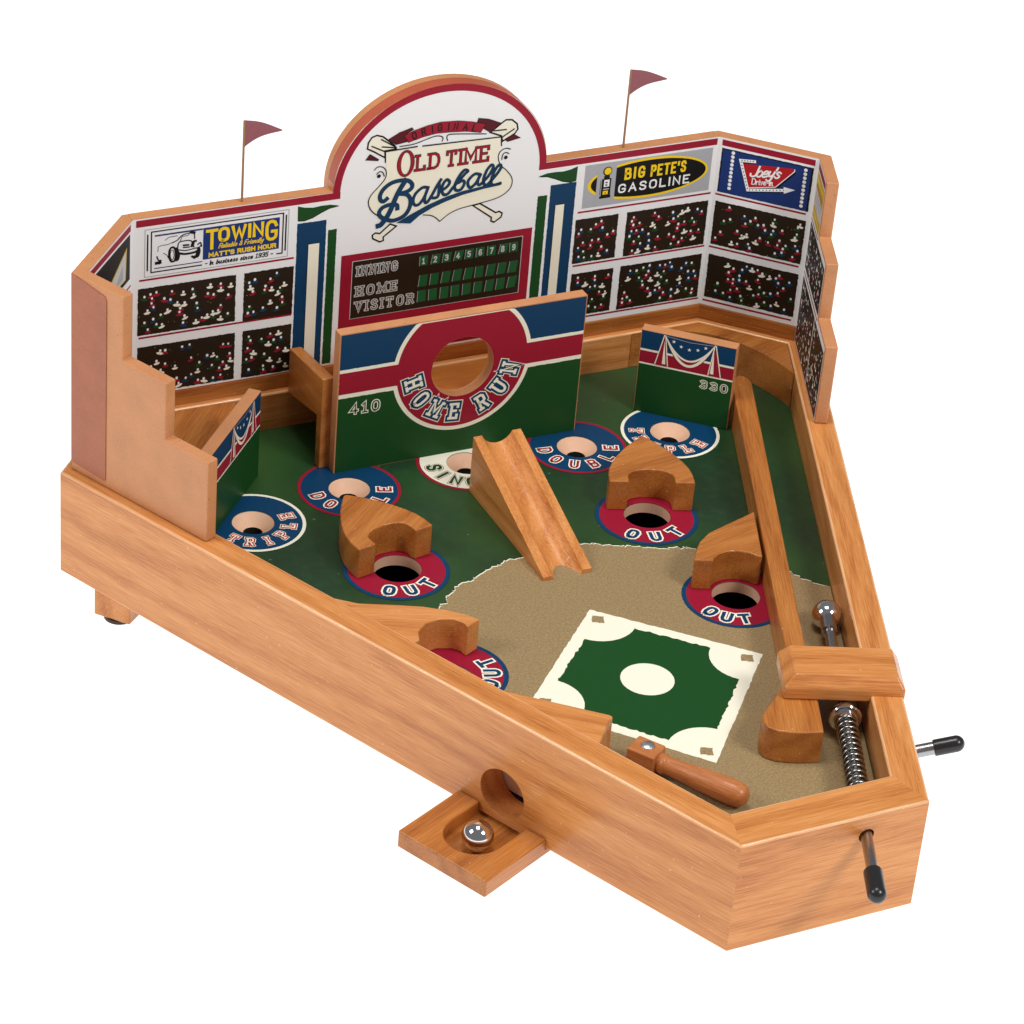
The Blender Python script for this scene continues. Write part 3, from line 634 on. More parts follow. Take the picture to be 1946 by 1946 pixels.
# ---- angled outfield walls
def outfield(o, end, off, ln_, num):
    F = Frame((o[0], o[1], 0), (end[0] - o[0], end[1] - o[1], 0), (0, 0, 1)); z = .0568
    w = slab('outfield_wall', F, rect(0, .0001, ln_, z), -.0075, 0, 'mdf', G, bevel=.0004)
    p = Print(F); a, b_ = .0005, ln_ - .0004
    p.poly(rect(a, .0003, b_, .0340), 'green', 0); p.poly(rect(a, .0335, b_, .0346), 'cream', 1); p.poly(rect(a, .0346, b_, .0426), 'red', 0); p.poly(rect(a, .0426, b_, .0440), 'cream', 1); p.poly(rect(a, .0440, b_, z - .0006), 'blue', 0)
    S = lambda pts: [(off + x, y) for x, y in pts]
    def sag(bottom, inset=0.0): return [(.0150 + inset + (.0308 - 2 * inset) * t / 20, .0556 - (.0556 - bottom) * (1 - (2 * t / 20 - 1) ** 2)) for t in range(21)]
    p.poly(S([(.0150, .0556), (.0458, .0556)] + sag(.0352)[::-1][1:-1]), 'red', 2); p.poly(S(rect(.0180, .0348, .0440, .0400)), 'red', 2)
    p.stroke(S(sag(.0380, .0008)), .0017, 'cream', 3, cap=False); p.stroke(S(sag(.0414, .0004)), .0012, 'cream', 4, cap=False)
    p.poly(S([(.0150, .0560), (.0458, .0560)] + sag(.0424, .0004)[::-1][1:-1]), 'blue', 5)
    p.stroke(S([(.0152, .0554), (.0305, .0543), (.0456, .0554)]), .0002, 'lgrey', 6)
    for A_, B1, B2, c1, c2 in ((.0148, .0106, .0180, .0150, .0168), (.0460, .0436, .0508, .0448, .0466)):
        p.poly(S([(A_ - .0006, .0560), (B1 - .0006, .0350), (B2 + .0006, .0350), (A_ + .0006, .0560)]), 'cream', 6)
        p.poly(S([(A_, .0560), (B1, .0348), (B2, .0348)]), 'red', 7); p.poly(S([(A_ + (c1 - A_) * .45, .0520), (c1 - .0004, .0362), (c2, .0362)]), 'cream', 8)
    for x, y in ((.0205, .0527), (.0252, .0503), (.0304, .0493), (.0356, .0503), (.0402, .0527)):
        p.poly(S([(x + (.0013 if k % 2 == 0 else .0005) * math.sin(k * math.pi / 5), y + (.0013 if k % 2 == 0 else .0005) * math.cos(k * math.pi / 5)) for k in range(10)]), 'white', 6)
    if num: text(p, num, .0398, .0256, .0047, [('cream', .0016, 1), ('green', .0006, 2)], sp=.42, fit=.0160)
    p.done('wall_print', w)
outfield((.1209, .2546), (.165, .2152), 0.0, .0590, '330')
outfield((-.1801, .1930), (-.1224, .2567), .0280, .0860, None)

# ---------------------------------------------------------------- stadium backdrop
KS = 1.01317
class PFrame(Frame):
    """drawing frame whose sheet coordinates are scaled and shifted onto the panel"""
    def __init__(s, o, u, v, k, a0, b0): super().__init__(o, u, v); s.k = k; s.a0 = a0; s.b0 = b0
    def p(s, a, b_, c=0.0): return s.o + s.u * (a * s.k + s.a0) + s.v * (b_ * s.k + s.b0) + s.n * c
A0, B0 = 0.00944, -0.01286
BF = Frame((0, YB, 0), (1, 0, 0), (0, 0, 1)); BP = PFrame((0, YB, 0), (1, 0, 0), (0, 0, 1), KS, A0, B0)
def ell(cx, cz, rx, rz, a0, a1, n): return [(cx + rx * math.cos(R_(a0 + (a1 - a0) * i / n)), cz + rz * math.sin(R_(a0 + (a1 - a0) * i / n))) for i in range(n + 1)]
mp = lambda p: (p[0] * KS + A0, p[1] * KS + B0)
archp = [mp(p) for p in ell(-.0030, .1600, .0672, .0580, 0, 180, 40)]
prof = [(BLP.x, H), (BRP.x, H), (BRP.x, ZT)] + archp + [(BLP.x, ZT)]
slab('arch_backing', BF, [(archp[0][0], H)] + archp + [(archp[-1][0], H)], -.0138, -.0083, 'mdf', G, smooth=40)
fp = slab('front_panel', BF, prof, -.0080, 0, ['mdf', 'rust'], G, smooth=40)
for p in fp.data.polygons:
    if abs(p.normal.z) < .5 and p.center.z < 1 and p.center.y > ZT + .002: p.material_index = 1
slab('gasket_strip', BF, shrink([(archp[0][0], H)] + archp + [(archp[-1][0], H)], .0004), -.0083, -.0080, 'lgrey', G)
slab('kick_board', BF, rect(BLP.x, H + .0003, BRP.x, .0338), .0001, .0008, 'wood2', G, grain=0.0)
# backing print: white sheet, stripes, pillars
pr = Print(BF); s_ = .00005
pr.poly([(BLP.x + s_, .0345), (BRP.x - s_, .0345), (BRP.x - s_, ZT - s_)] + [(a * .997 + .00002, b_ - .0004) for a, b_ in archp] + [(BLP.x + s_, ZT - s_)], 'white', 0)
pr.done('white_sheet', fp)
pr = Print(BP)
pr.poly(rect(-.1875, .1551, -.0655, .1594), 'red', 1); pr.poly(rect(.0597, .1551, .1782, .1594), 'red', 1)
pr.stroke(ell(-.0030, .1572, .0650, .0586, 0, 180, 60), .0044, 'red', 2, cap=False)
for x0, x1, zs in ((-.1853, -.0925, (.1215, .0846, .0458)), (.0880, .1777, (.1230, .0871, .0508))):
    for z in zs: pr.poly(rect(x0, z - .0006, x1, z + .0006), 'red', 1)
for sgn, bl, cr2, gr, bz, cz_, gz in ((1, (-.0912, -.0733), (-.0838, -.0772), (-.0720, -.0667), .1430, .1287, .1362), (-1, (.0685, .0853), (.0728, .0785), (.0605, .0667), .1440, .1303, .1379)):
    pr.poly(ragged(rect(bl[0], .0480, bl[1], bz)), 'blue', 1); pr.poly(rect(cr2[0] - .0005, .0480, cr2[1], cz_ + .0004), 'black', 2); pr.poly(rect(cr2[0], .0480, cr2[1], cz_), 'cream', 3); pr.poly(ragged(rect(gr[0], .0480, gr[1], gz)), 'green', 1)
def pennant(pts, m=lambda x: x):
    pr.poly([(m(a + .0002), b_ - .0005) for a, b_ in pts], 'black', 1); pr.poly([(m(a), b_) for a, b_ in pts], 'green', 2)
pl = [(-.0913, .1541), (-.0870, .1527), (-.0820, .1520), (-.0770, .1524), (-.0715, .1523), (-.0659, .1510), (-.0720, .1502), (-.0770, .1482), (-.0820, .1458), (-.0870, .1445), (-.0911, .1449)]
pennant(pl); pennant(pl, lambda x: -.0060 - x)
pr.done('pillar_print', fp, 'red stripes with blue and green pillars and green pennants')

# scoreboard
pr = Print(BP, STEP)
pr.poly(rect(-.0630, .0480, .0587, .1179), 'red', 1); pr.poly(rect(-.0560, .0752, .0530, .1133), 'lgrey', 2); pr.poly(rect(-.0556, .0755, .0526, .1129), 'seat', 3)
for wd, z, h, w in (('INNING', .1036, .0054, .0246), ('HOME', .0903, .0056, .0250), ('VISITOR', .0799, .0058, .0364)):
    text(pr, wd, -.0523, z, h, [('lgrey', .0017, 4), ('seat', .0005, 5)], sp=.52, slab_=True, fit=w)
rr = random.Random(21)
for i in range(9):
    x = -.0131 + i * .00725
    for r, (z0, z1) in enumerate(((.1035, .1098), (.0898, .0973), (.0795, .0870))):
        sk = rr.uniform(-.0002, .0012); q = [(x, z0), (x + .0052, z0 + rr.uniform(-.0003, .0003)), (x + .0052 + sk, z1), (x + sk, z1)]
        pr.poly([(a - .0003, b_) for a, b_ in q], 'grey', 4); pr.poly(q, 'sgreen', 5)
        if r == 0: text(pr, str(i + 1), x + .0018, z0 + .0014, .0034, [('lgrey', .0008, 6)])
pr.done('scoreboard', fp, 'dark scoreboard with INNING, HOME and VISITOR rows of green squares')

# crowds
CROWDS = [(-.1860, .0862, -.1274, .1163, 44), (-.1225, .0850, -.0923, .1163, 20), (-.1860, .0480, -.1270, .0786, 40), (-.1224, .0476, -.0923, .0785, 22),
          (.0873, .0888, .1159, .1182, 20), (.1215, .0884, .1768, .1182, 44), (.0878, .0525, .1161, .0817, 21), (.1208, .0520, .1768, .0818, 46)]
for i, (x0, z0, x1, z1, n) in enumerate(CROWDS):
    pr = Print(BP, STEP); pr.poly(ragged(rect(x0, z0, x1, z1), .0012, .0002), 'seat', 1); crowd(pr, x0, z0, x1, z1, n, 2, 40 + i); pr.done('crowd_print', fp)

# towing advert
pr = Print(BP, STEP)
def frame_(x0, z0, x1, z1, w, m, lay): pr.stroke([(x0, z0), (x1, z0), (x1, z1), (x0, z1)], w, m, lay, closed=True)
frame_(-.1822, .1233, -.0966, .1530, .0005, 'grey', 1)
for l_ in ([(-.1485, .1258), (-.1784, .1258), (-.1784, .1512), (-.0999, .1512), (-.0999, .1258), (-.1030, .1258)],): pr.stroke(l_, .0008, 'black', 1)
pr.stroke([(-.1806, .1275), (-.1806, .1495)], .0009, 'black', 1); pr.stroke([(-.0981, .1275), (-.0981, .1495)], .0009, 'black', 1)
pr.poly(rect(-.1765, .1480, -.1480, .1490), 'navy', 1); pr.poly(rect(-.1765, .1277, -.1480, .1283), 'navy', 1); pr.poly(rect(-.1478, .1290, -.1020, .1490), 'navy', 1)
Y = [('yellow', .0019, 2)]
text(pr, 'T', -.1454, .1357, .0110, Y, fit=.0056); text(pr, 'OWIN', -.1380, .1396, .0074, Y, fit=.0256, sp=.3); text(pr, 'G', -.1096, .1358, .0112, Y, fit=.0056)
text(pr, 'Reliable & Friendly'.replace('F', 'F'), -.1384, .1350, .0026, [('yellow', .0005, 2)], fit=.0264, smooth=True, sl=.3, sp=.16)
text(pr, "MATT'S RUSH HOUR", -.1440, .1303, .0023, [('yellow', .0008, 2)], fit=.0400, sp=.26)
text(pr, '- In business since 1935 -', -.1463, .1252, .0026, [('black', .0006, 2)], fit=.0405, sp=.2, sl=.15)
def tr(X, Y_): return (-.1755 + (X - 160) * .0275 / 580, .1490 - (Y_ - (310 - (X - 160) * .129)) * .0205 / 375)
B = lambda pts, w=.0004, sm=True: pr.stroke(catmull([tr(*p) for p in pts], 4) if sm else [tr(*p) for p in pts], w * 1.35, 'black', 2)
B([(320, 560), (325, 490), (350, 455), (385, 460), (405, 520), (400, 590), (375, 615), (345, 610), (320, 560)], .0009); B([(335, 540), (345, 490), (370, 490), (385, 540), (370, 590), (345, 585), (335, 540)], .0003)
B([(400, 600), (430, 590), (440, 530), (405, 470)], .0012); B([(440, 520), (520, 530), (640, 510), (690, 480)], .0010); B([(640, 565), (680, 550), (695, 500), (690, 470)], .0014); B([(610, 560), (640, 575)], .0010)
B([(430, 480), (520, 490), (620, 470), (700, 450), (720, 420)], .0005); B([(425, 470), (440, 400), (500, 380), (580, 375), (610, 400), (630, 450)], .0005); B([(360, 400), (420, 370), (450, 340), (490, 310), (560, 290), (600, 285), (630, 300), (635, 350)], .0005)
B([(590, 280), (630, 285)], .0012); B([(460, 380), (480, 330), (540, 320), (570, 300)], .0003); B([(600, 440), (620, 390), (650, 380)], .0010); B([(500, 430), (560, 425)], .0008); B([(500, 455), (570, 450)], .0006)
B([(270, 370), (310, 340), (350, 330), (420, 320)], .0003); B([(180, 450), (230, 430), (300, 420), (350, 400)], .0003); B([(170, 560), (190, 600), (220, 600)], .0006); B([(165, 635), (210, 625)], .0014); B([(680, 420), (710, 400), (725, 440)], .0006); B([(250, 520), (290, 540), (310, 570)], .0003); B([(180, 500), (185, 460)], .0003)
for pg in ([(380, 600), (408, 520), (440, 530), (432, 592)], [(640, 575), (662, 500), (700, 470), (696, 520), (680, 560)], [(590, 440), (612, 400), (640, 395), (625, 450)], [(165, 640), (185, 615), (222, 618), (205, 650)]): pr.poly([tr(*p) for p in pg], 'black', 2)
pr.done('towing_advert', fp, 'white towing advert with a line drawing of a truck and yellow lettering')

# gasoline advert
pr = Print(BP, STEP)
pr.poly(rect(.0904, .1253, .1757, .1536), 'grey', 1); pr.poly(ell(.1333, .1399, .0404, .0131, 0, 360, 60)[:-1], 'yellow', 2); pr.poly(ell(.1336, .1399, .0386, .0116, 0, 360, 60)[:-1], 'black', 3)
pr.poly(rect(.0988, .1256, .1113, .1533), 'grey', 4)
pr.poly(rect(.1014, .1303, .1088, .1320), 'black', 5); pr.poly(rect(.1022, .1318, .1084, .1432), 'black', 5); pr.poly(rect(.1034, .1430, .1072, .1452), 'black', 5); pr.poly(circ(.1054, .1480, .0030, 20), 'black', 5); pr.poly(circ(.1056, .1480, .0023, 20), 'yellow', 6)
pr.poly(rect(.1037, .1378, .1073, .1424), 'white', 6); pr.poly(rect(.1046, .1386, .1060, .1394), 'black', 7); pr.poly(rect(.1046, .1402, .1060, .1410), 'black', 7); pr.poly(rect(.1034, .1328, .1068, .1352), 'yellow', 6); pr.poly(rect(.1034, .1360, .1073, .1366), 'lgrey', 6); pr.poly(rect(.1013, .1330, .1017, .1425), 'black', 5); pr.poly(rect(.1046, .1334, .1056, .1340), 'black', 7)
text(pr, "BIG", .1178, .1412, .0064, [('yellow', .0015, 5)], fit=.0122, sp=.5); text(pr, "PETE'S", .1352, .1408, .0064, [('yellow', .0014, 5)], fit=.0226, sp=.44)
text(pr, 'GASOLINE', .1142, .1326, .0050, [('white', .0011, 5)], fit=.0470, sp=.38)
pr.done('gasoline_advert', fp, 'grey gasoline advert with a black oval and a petrol pump')

LOGO = {
 'scroll': [(-300, 1701), (433, 1702), (438, 1642), (421, 1605), (421, 1565), (439, 1523), (476, 1487), (514, 1438), (526, 1397), (515, 1352), (478, 1317), (417, 1295), (344, 1286), (266, 1277), (193, 1265), (128, 1241), (74, 1203), (44, 1230), (10, 1250), (-41, 1260), (-141, 1256), (-269, 1269), (-326, 1301), (-364, 1335), (-388, 1378), (-388, 1423), (-363, 1464), (-326, 1498), (-296, 1539), (-287, 1576), (-296, 1645)],
 'lines': [[(-305, 1707), (-104, 1712)], [(-68, 1710), (433, 1699)], [(-303, 1707), (-299, 1639)], [(433, 1702), (438, 1642)], [(-365, 1599), (-344, 1615), (-311, 1608), (-290, 1577), (-295, 1533), (-336, 1483), (-378, 1438), (-392, 1395), (-378, 1348), (-343, 1309), (-320, 1297)], [(-349, 1569), (-331, 1583), (-311, 1574), (-302, 1551)], [(499, 1611), (470, 1620), (438, 1608), (423, 1576), (432, 1535), (452, 1504), (482, 1477), (517, 1432), (528, 1391), (515, 1349), (472, 1315), (406, 1294), (272, 1276), (193, 1265), (128, 1241), (73, 1201)], [(73, 1201), (44, 1230), (10, 1250), (-36, 1260)], [(490, 1584), (467, 1593), (451, 1578), (448, 1550)], [(-214, 1727), (-121, 1731), (-8, 1760), (36, 1759), (57, 1745), (53, 1724)], [(88, 1724), (81, 1748), (102, 1761), (209, 1749), (333, 1732)], [(-389, 1752), (-305, 1707)], [(-332, 1788), (-236, 1725)], [(-324, 1740), (-236, 1722)], [(382, 1745), (461, 1743)], [(442, 1698), (512, 1739)]],
 'dots': [(-335, 1555), (473, 1561)],
 'bats': [[(-416, 1739), (-412, 1777), (-392, 1808), (-361, 1817), (-322, 1803), (-247, 1738), (-235, 1714), (-306, 1711), (-303, 1668), (-377, 1717)], [(360, 1737), (424, 1784), (456, 1805), (495, 1800), (529, 1770), (537, 1735), (520, 1709), (444, 1669), (433, 1705)], [(283, 1272), (328, 1279), (436, 1203), (458, 1208), (479, 1193), (473, 1168), (430, 1140), (409, 1152), (410, 1175)], [(-245, 1231), (-308, 1178), (-336, 1186), (-355, 1174), (-351, 1151), (-305, 1123), (-283, 1129), (-285, 1152), (-205, 1211)]],
 'ribbon': [(-191, 1793), (-132, 1816), (-46, 1837), (36, 1848), (147, 1841), (231, 1824), (325, 1798), (298, 1746), (207, 1766), (96, 1776), (13, 1779), (-69, 1768), (-160, 1745)],
 'folds': [[(-291, 1780), (-219, 1817), (-144, 1837), (-133, 1824), (-191, 1793), (-166, 1751), (-237, 1742)], [(270, 1816), (277, 1840), (342, 1826), (423, 1790), (360, 1737), (313, 1769), (325, 1798)], [(-425, 1669), (-398, 1703), (-341, 1662), (-346, 1654)], [(514, 1705), (559, 1676), (478, 1662), (460, 1675)]],
 'orig': [(-127, 1785), (-68, 1800), (-14, 1809), (33, 1814), (88, 1812), (135, 1807), (197, 1796), (254, 1781)],
 'script': [[(-165, 1503), (-197, 1451), (-222, 1398), (-241, 1344), (-265, 1291), (-301, 1240), (-322, 1232)], [(-277, 1401), (-298, 1387), (-318, 1401), (-320, 1435), (-297, 1471), (-255, 1499), (-201, 1508), (-151, 1501), (-122, 1474), (-125, 1446), (-157, 1428), (-201, 1423)], [(-201, 1423), (-151, 1410), (-126, 1373), (-129, 1322), (-154, 1280), (-197, 1258), (-241, 1254), (-297, 1279), (-321, 1311), (-307, 1343), (-263, 1359), (-213, 1352), (-206, 1328)], [(-19, 1436), (-53, 1441), (-95, 1408), (-109, 1365), (-96, 1334), (-68, 1336), (-38, 1377), (-19, 1431)], [(-19, 1431), (-35, 1376), (-30, 1341), (-13, 1345), (12, 1386)], [(12, 1386), (36, 1434), (61, 1475)], [(52, 1454), (54, 1414), (49, 1370), (24, 1362), (2, 1371)], [(66, 1401), (104, 1424), (119, 1450), (101, 1470), (80, 1450), (71, 1412), (85, 1376), (113, 1377), (138, 1407)], [(138, 1407), (180, 1453), (216, 1493), (232, 1507), (209, 1516), (178, 1481), (154, 1428), (162, 1393), (195, 1393), (215, 1430), (203, 1449), (181, 1441)], [(313, 1473), (279, 1481), (242, 1449), (239, 1416), (257, 1396), (289, 1420), (314, 1467)], [(313, 1473), (300, 1424), (313, 1405), (334, 1419)], [(334, 1419), (371, 1459), (395, 1507), (382, 1525), (356, 1495), (338, 1441), (347, 1400), (369, 1402)], [(369, 1402), (416, 1452), (446, 1499), (434, 1518), (408, 1488), (390, 1428), (398, 1392), (449, 1396)]],
 'swoosh': [(-206, 1234), (-117, 1218), (-64, 1261), (17, 1300), (99, 1328), (209, 1357), (349, 1377), (450, 1385), (449, 1396), (347, 1394), (208, 1380), (97, 1357), (-12, 1322), (-120, 1275)],
 'O': [(-170, 1613), (-223, 1620), (-176, 1697)],
 'ld': [(-102, 1555), (383, 1549), (-89, 1657)],
}
# title logo, traced in tenths of a millimetre on the panel
pr = Print(BF, STEP * 2); S4 = lambda pts: [(a * 1e-4, b_ * 1e-4) for a, b_ in pts]
for b_ in LOGO['bats']: pr.poly(S4(b_), 'cream', 1); pr.stroke(S4(b_), .0010, 'black', 2, closed=True)
for f_ in LOGO['folds']: pr.poly(S4(f_), 'dred', 3); pr.stroke(S4(f_), .0003, 'black', 4, closed=True)
pr.poly(S4(LOGO['scroll']), 'cream', 3)
pr.poly(S4(LOGO['ribbon']), 'red', 5); pr.stroke(S4(LOGO['ribbon']), .0003, 'black', 6, closed=True)
for l_ in LOGO['lines']: pr.stroke(catmull(S4(l_), 4) if len(l_) > 2 else S4(l_), .0008 if len(l_) < 3 else .0006, 'black', 7)
for d in LOGO['dots']: pr.poly(circ(d[0] * 1e-4, d[1] * 1e-4, .0012, 14), 'black', 7)
og = S4(LOGO['orig'])
for i, chh in enumerate('ORIGINAL'):
    a = og[max(0, i - 1)]; b_ = og[min(7, i + 1)]; an = math.atan2(b_[1] - a[1], b_[0] - a[0]); _, g0, g1 = glyph(chh); gc = (g0 + g1) / 2; c = og[i]
    put_glyph(pr, chh, lambda gx, gy: (c[0] + ((gx - gc) * math.cos(an) - (gy - .5) * math.sin(an)) * .0040, c[1] + ((gx - gc) * math.sin(an) + (gy - .5) * math.cos(an)) * .0040), [('black', .0008, 7)])
oc, ox, oy = S4(LOGO['O']); rx = oc[0] - ox[0]; rz = oy[1] - oc[1]
for gw, m_, lay in ((.0003, 'black', 8), (0, 'red', 9)):
    pr.poly(ell(oc[0], oc[1], rx + gw, rz + gw, 0, 360, 48)[:-1], m_, lay, [ell(oc[0], oc[1], rx * .62 - gw, rz * .86 - gw, 0, 360, 48)[:-1]])
a, b_, c = S4(LOGO['ld']); hz = .0092
for wd, x, w in (('LD', a[0] + .0006, .0136), ('TIME', a[0] + .0194, .0264)):
    text(pr, wd, x, a[1] + .0004, hz, [('black', .0019, 8), ('red', .0013, 9)], fit=w, sp=.34, slab_=True)
for i, l_ in enumerate(LOGO['script']):
    w = .0026 if i == 0 else (.0020 if i < 3 else .00135); p = catmull(S4(l_), 6)
    pr.stroke(p, w + .0006, 'black', 10); pr.stroke(p, w, 'blue', 11)
pr.poly(S4(LOGO['swoosh']), 'blue', 11); pr.stroke(S4(LOGO['swoosh']), .0002, 'black', 12, closed=True)
pr.done('title_logo', fp, 'cream scroll and crossed bats lettered ORIGINAL OLD TIME Baseball')

# corner panels and stepped wings
def line_off(p, d, nrm, k): return p - nrm * k
lo = isect(LC - cln * .008, cl, Vector((0, YB + .008)), Vector((1, 0))); ro = isect(RC - crn * .008, c_r, Vector((0, YB + .008)), Vector((1, 0)))
LWO = .0065; lwo = FL + ln * LWO; lco = isect(LC - cln * .008, cl, lwo, ld); lci = isect(LC, cl, FL + ln * (LWO + .0078), ld)
lp = slab('corner_panel', FLOOR, [tuple(x) for x in (lci, BLP, Vector((BLP.x, YB + .008)), lo, lco)], H + .0002, ZT, 'mdf', G, bevel=.0004)
RWI = .0130; rwo = FR + rn * (RWI - .0078); rco = isect(RC - crn * .008, c_r, rwo, rd); rci = isect(RC, c_r, FR + rn * RWI, rd)
rp = slab('corner_panel', FLOOR, [tuple(x) for x in (BRP, rci, rco, ro, Vector((BRP.x, YB + .008)))], H + .0002, ZT, 'mdf', G, bevel=.0004)

for a_, c_ in ((lci, BLP), (BRP, rci)):
    KF = Frame(w3(a_), w3(c_ - a_), (0, 0, 1)); slab('kick_board', KF, rect(.0003, H + .0003, (c_ - a_).length - .0003, .0338), .0001, .0008, 'wood2', G)
sL = (LB - lci).dot(ld)
LW = Frame(w3(LB + ln * LWO), w3(-ld), (0, 0, 1)); wz = ZT + .0004
sco = (LB - lco).dot(ld)
lwing = slab('stepped_wing', LW, [(sco + .0002, H + .0002), (.1066, H + .0002), (.1066, .0752), (.0740, .0752), (.0740, .1107), (.0411, .1107), (.0411, wz), (sco + .0002, wz)], -.0078, 0, 'mdf', G, bevel=.0008)
slab('corner_strip', LW, [(sco + .0004, .0300), (.0280, .0285), (.0292, .0297), (.0292, .1430), (.0280, .1452), (sco + .0004, .1496)], .0001, .0005, 'mdf2', lwing, label='darker brown vertical strip on the wing')
JP = FR + rd * ((rci - FR).dot(rd)) + rn * RWI; base_s = (rci - FR).dot(rd)
RW = Frame(w3(JP), w3(-rd), (0, 0, 1)); st = [base_s - .4300, base_s - .3965, base_s - .3625]; oc_ = base_s - (rco - FR).dot(rd)
rwing = slab('stepped_wing', RW, [(oc_ + .0002, H + .0002), (st[2], H + .0002), (st[2], .0768), (st[1], .0768), (st[1], .1135), (st[0], .1135), (st[0], wz), (oc_ + .0002, wz)], -.0078, 0, 'mdf', G, bevel=.0008)
e = .0012
pr = Print(RW); pr.poly([(.0001, .0256), (st[2] - e, .0256), (st[2] - e, .0756), (st[1] - e, .0756), (st[1] - e, .1123), (st[0] - e, .1123), (st[0] - e, wz - .0005), (.0001, wz - .0005)], 'white', 0)
pr.poly(rect(.0020, .1440, st[0] - .002, .1482), 'rose', 1); pr.poly(rect(.0016, .1130, st[0] - .0022, .1428), 'ochre', 1); pr.poly([(.0016, .1215), (st[0] - .0022, .1200), (st[0] - .0022, .1300), (.0016, .1330)], 'lgrey', 2)
for i in range(5): pr.stroke([(.004 + i * .005, .1225), (.007 + i * .005, .1310)], .0007, 'purple', 3); 
pr.stroke([(.003, .1345), (st[0] - .004, .1340)], .0012, 'sred', 2); pr.stroke([(.004, .1385), (st[0] - .006, .1390)], .0014, 'yellow', 2); pr.stroke([(.003, .1175), (st[0] - .004, .1165)], .0010, 'yellow', 2)
pr.poly(rect(.0010, .1100, st[0] - .0022, .1112), 'red', 1); pr.poly(rect(.0010, .0736, st[1] - .0022, .0748), 'red', 1)
pr.poly(rect(.0014, .0772, st[1] - .0024, .1085), 'seat', 1); crowd(pr, .0014, .0772, st[1] - .0024, .1085, 50, 2, 71)
pr.poly(rect(.0014, .0262, st[2] - .0024, .0712), 'seat', 1); crowd(pr, .0014, .0262, st[2] - .0024, .0712, 110, 2, 72); pr.poly(rect(.0560, .0262, .0572, .0712), 'white', 5)
pr.done('crowd_print', rwing)
cln_len = (BLP - lci).length
CF = Frame(w3(lci), w3(BLP - lci), (0, 0, 1)); pr = Print(CF); L_ = cln_len
pr.poly(rect(.0, .0345, L_, ZT - .0002), 'white', 0); pr.poly(rect(.002, .1440, L_ - .0028, .1481), 'red', 1); pr.poly(rect(.002, .1140, L_ - .0036, .1425), 'black', 1)
pr.poly([(L_ - .0085, .1365), (L_ - .0100, .1165), (L_ - .0450, .1165), (L_ - .0430, .1210)], 'ochre', 2); pr.poly([(L_ - .0095, .1348), (L_ - .0108, .1172), (L_ - .0425, .1172), (L_ - .0410, .1206)], 'lgrey', 3)
pr.poly([(L_ - .0150, .1280), (L_ - .0140, .1190), (L_ - .0260, .1190)], 'grey', 4)
pr.poly(rect(.002, .0772, L_ - .003, .1065), 'seat', 1); pr.poly(rect(.002, .0350, L_ - .003, .0705), 'seat', 1); pr.poly(rect(.002, .1085, L_ - .002, .1097), 'red', 1); pr.poly(rect(.002, .0735, L_ - .002, .0747), 'red', 1)
pr.done('advert_print', lp, 'black advert under a red stripe with a pale ochre-edged triangle')

# drive-in advert panel
JF = PFrame(w3(BRP), w3(rci - BRP), (0, 0, 1), KS, 0.0, B0); JL = (rci - BRP).length / KS
pr = Print(JF); pr.poly(rect(.0, .0468, JL, .1602), 'white', 0); pr.poly(rect(.0021, .1551, .0600, .1590), 'red', 1)
for z in (.1227, .0870, .0500): pr.poly(rect(.0015, z - .0006, .0584, z + .0006), 'red', 1)
pr.done('white_sheet', rp)
pr = Print(JF, STEP); pr.poly(ragged(rect(.0024, .1245, .0595, .1536)), 'black', 1); pr.poly(rect(.0032, .1247, .0582, .1529), 'navy', 2)
for x, z0, z1 in ((.0096, .1282, .1517), (.0548, .1274, .1512)):
    for i in range(10): z = z0 + (z1 - z0) * i / 9; pr.poly(circ(x, z, .00115, 10), 'white', 3)
sign = [(.0160, .1462), (.0300, .1482), (.0468, .1503), (.0481, .1499), (.0482, .1487), (.0378, .1358), (.0213, .1315)]
pr.poly([(a + .0010, b_ - .0012) for a, b_ in sign], 'black', 3); pr.poly(sign, 'sred', 4); pr.stroke(sign[3:], .0005, 'white', 5)
fs = [(.0232, .1493), (.0147, .1481), (.0212, .1300), (.0440, .1352)]
pr.stroke([(a + .0004, b_ - .0008) for a, b_ in fs], .0016, 'black', 3); pr.stroke(fs, .0019, 'white', 5)
for a, b_, n in ((fs[0], fs[1], 5), (fs[1], fs[2], 9), (fs[2], fs[3], 11)):
    for i in range(n): t = (i + .5) / n; pr.poly(circ(a[0] + (b_[0] - a[0]) * t, a[1] + (b_[1] - a[1]) * t, .0004, 8), 'black', 6)
pr.poly([(.0428, .1372), (.0500, .1368), (.0434, .1328)], 'white', 6)
text(pr, "Joey's", .0212, .1392, .0068, [('white', .0011, 6)], fit=.0178, smooth=True, sl=.25, rise=.16, sp=.06)
text(pr, 'Drive-In', .0232, .1343, .0038, [('white', .0006, 6)], fit=.0128, rise=.16, sp=.14)
pr.done('drive_in_advert', rp, "blue drive-in advert with a red sign reading Joey's Drive-In")
for i, (z0, z1, n) in enumerate(((.0889, .1182, 40), (.0524, .0819, 42))):
    pr = Print(JF, STEP); pr.poly(ragged(rect(.0022, z0, .0592, z1), .0012, .0002), 'seat', 1); crowd(pr, .0022, z0, .0592, z1, n, 2, 90 + i); pr.done('crowd_print', rp)

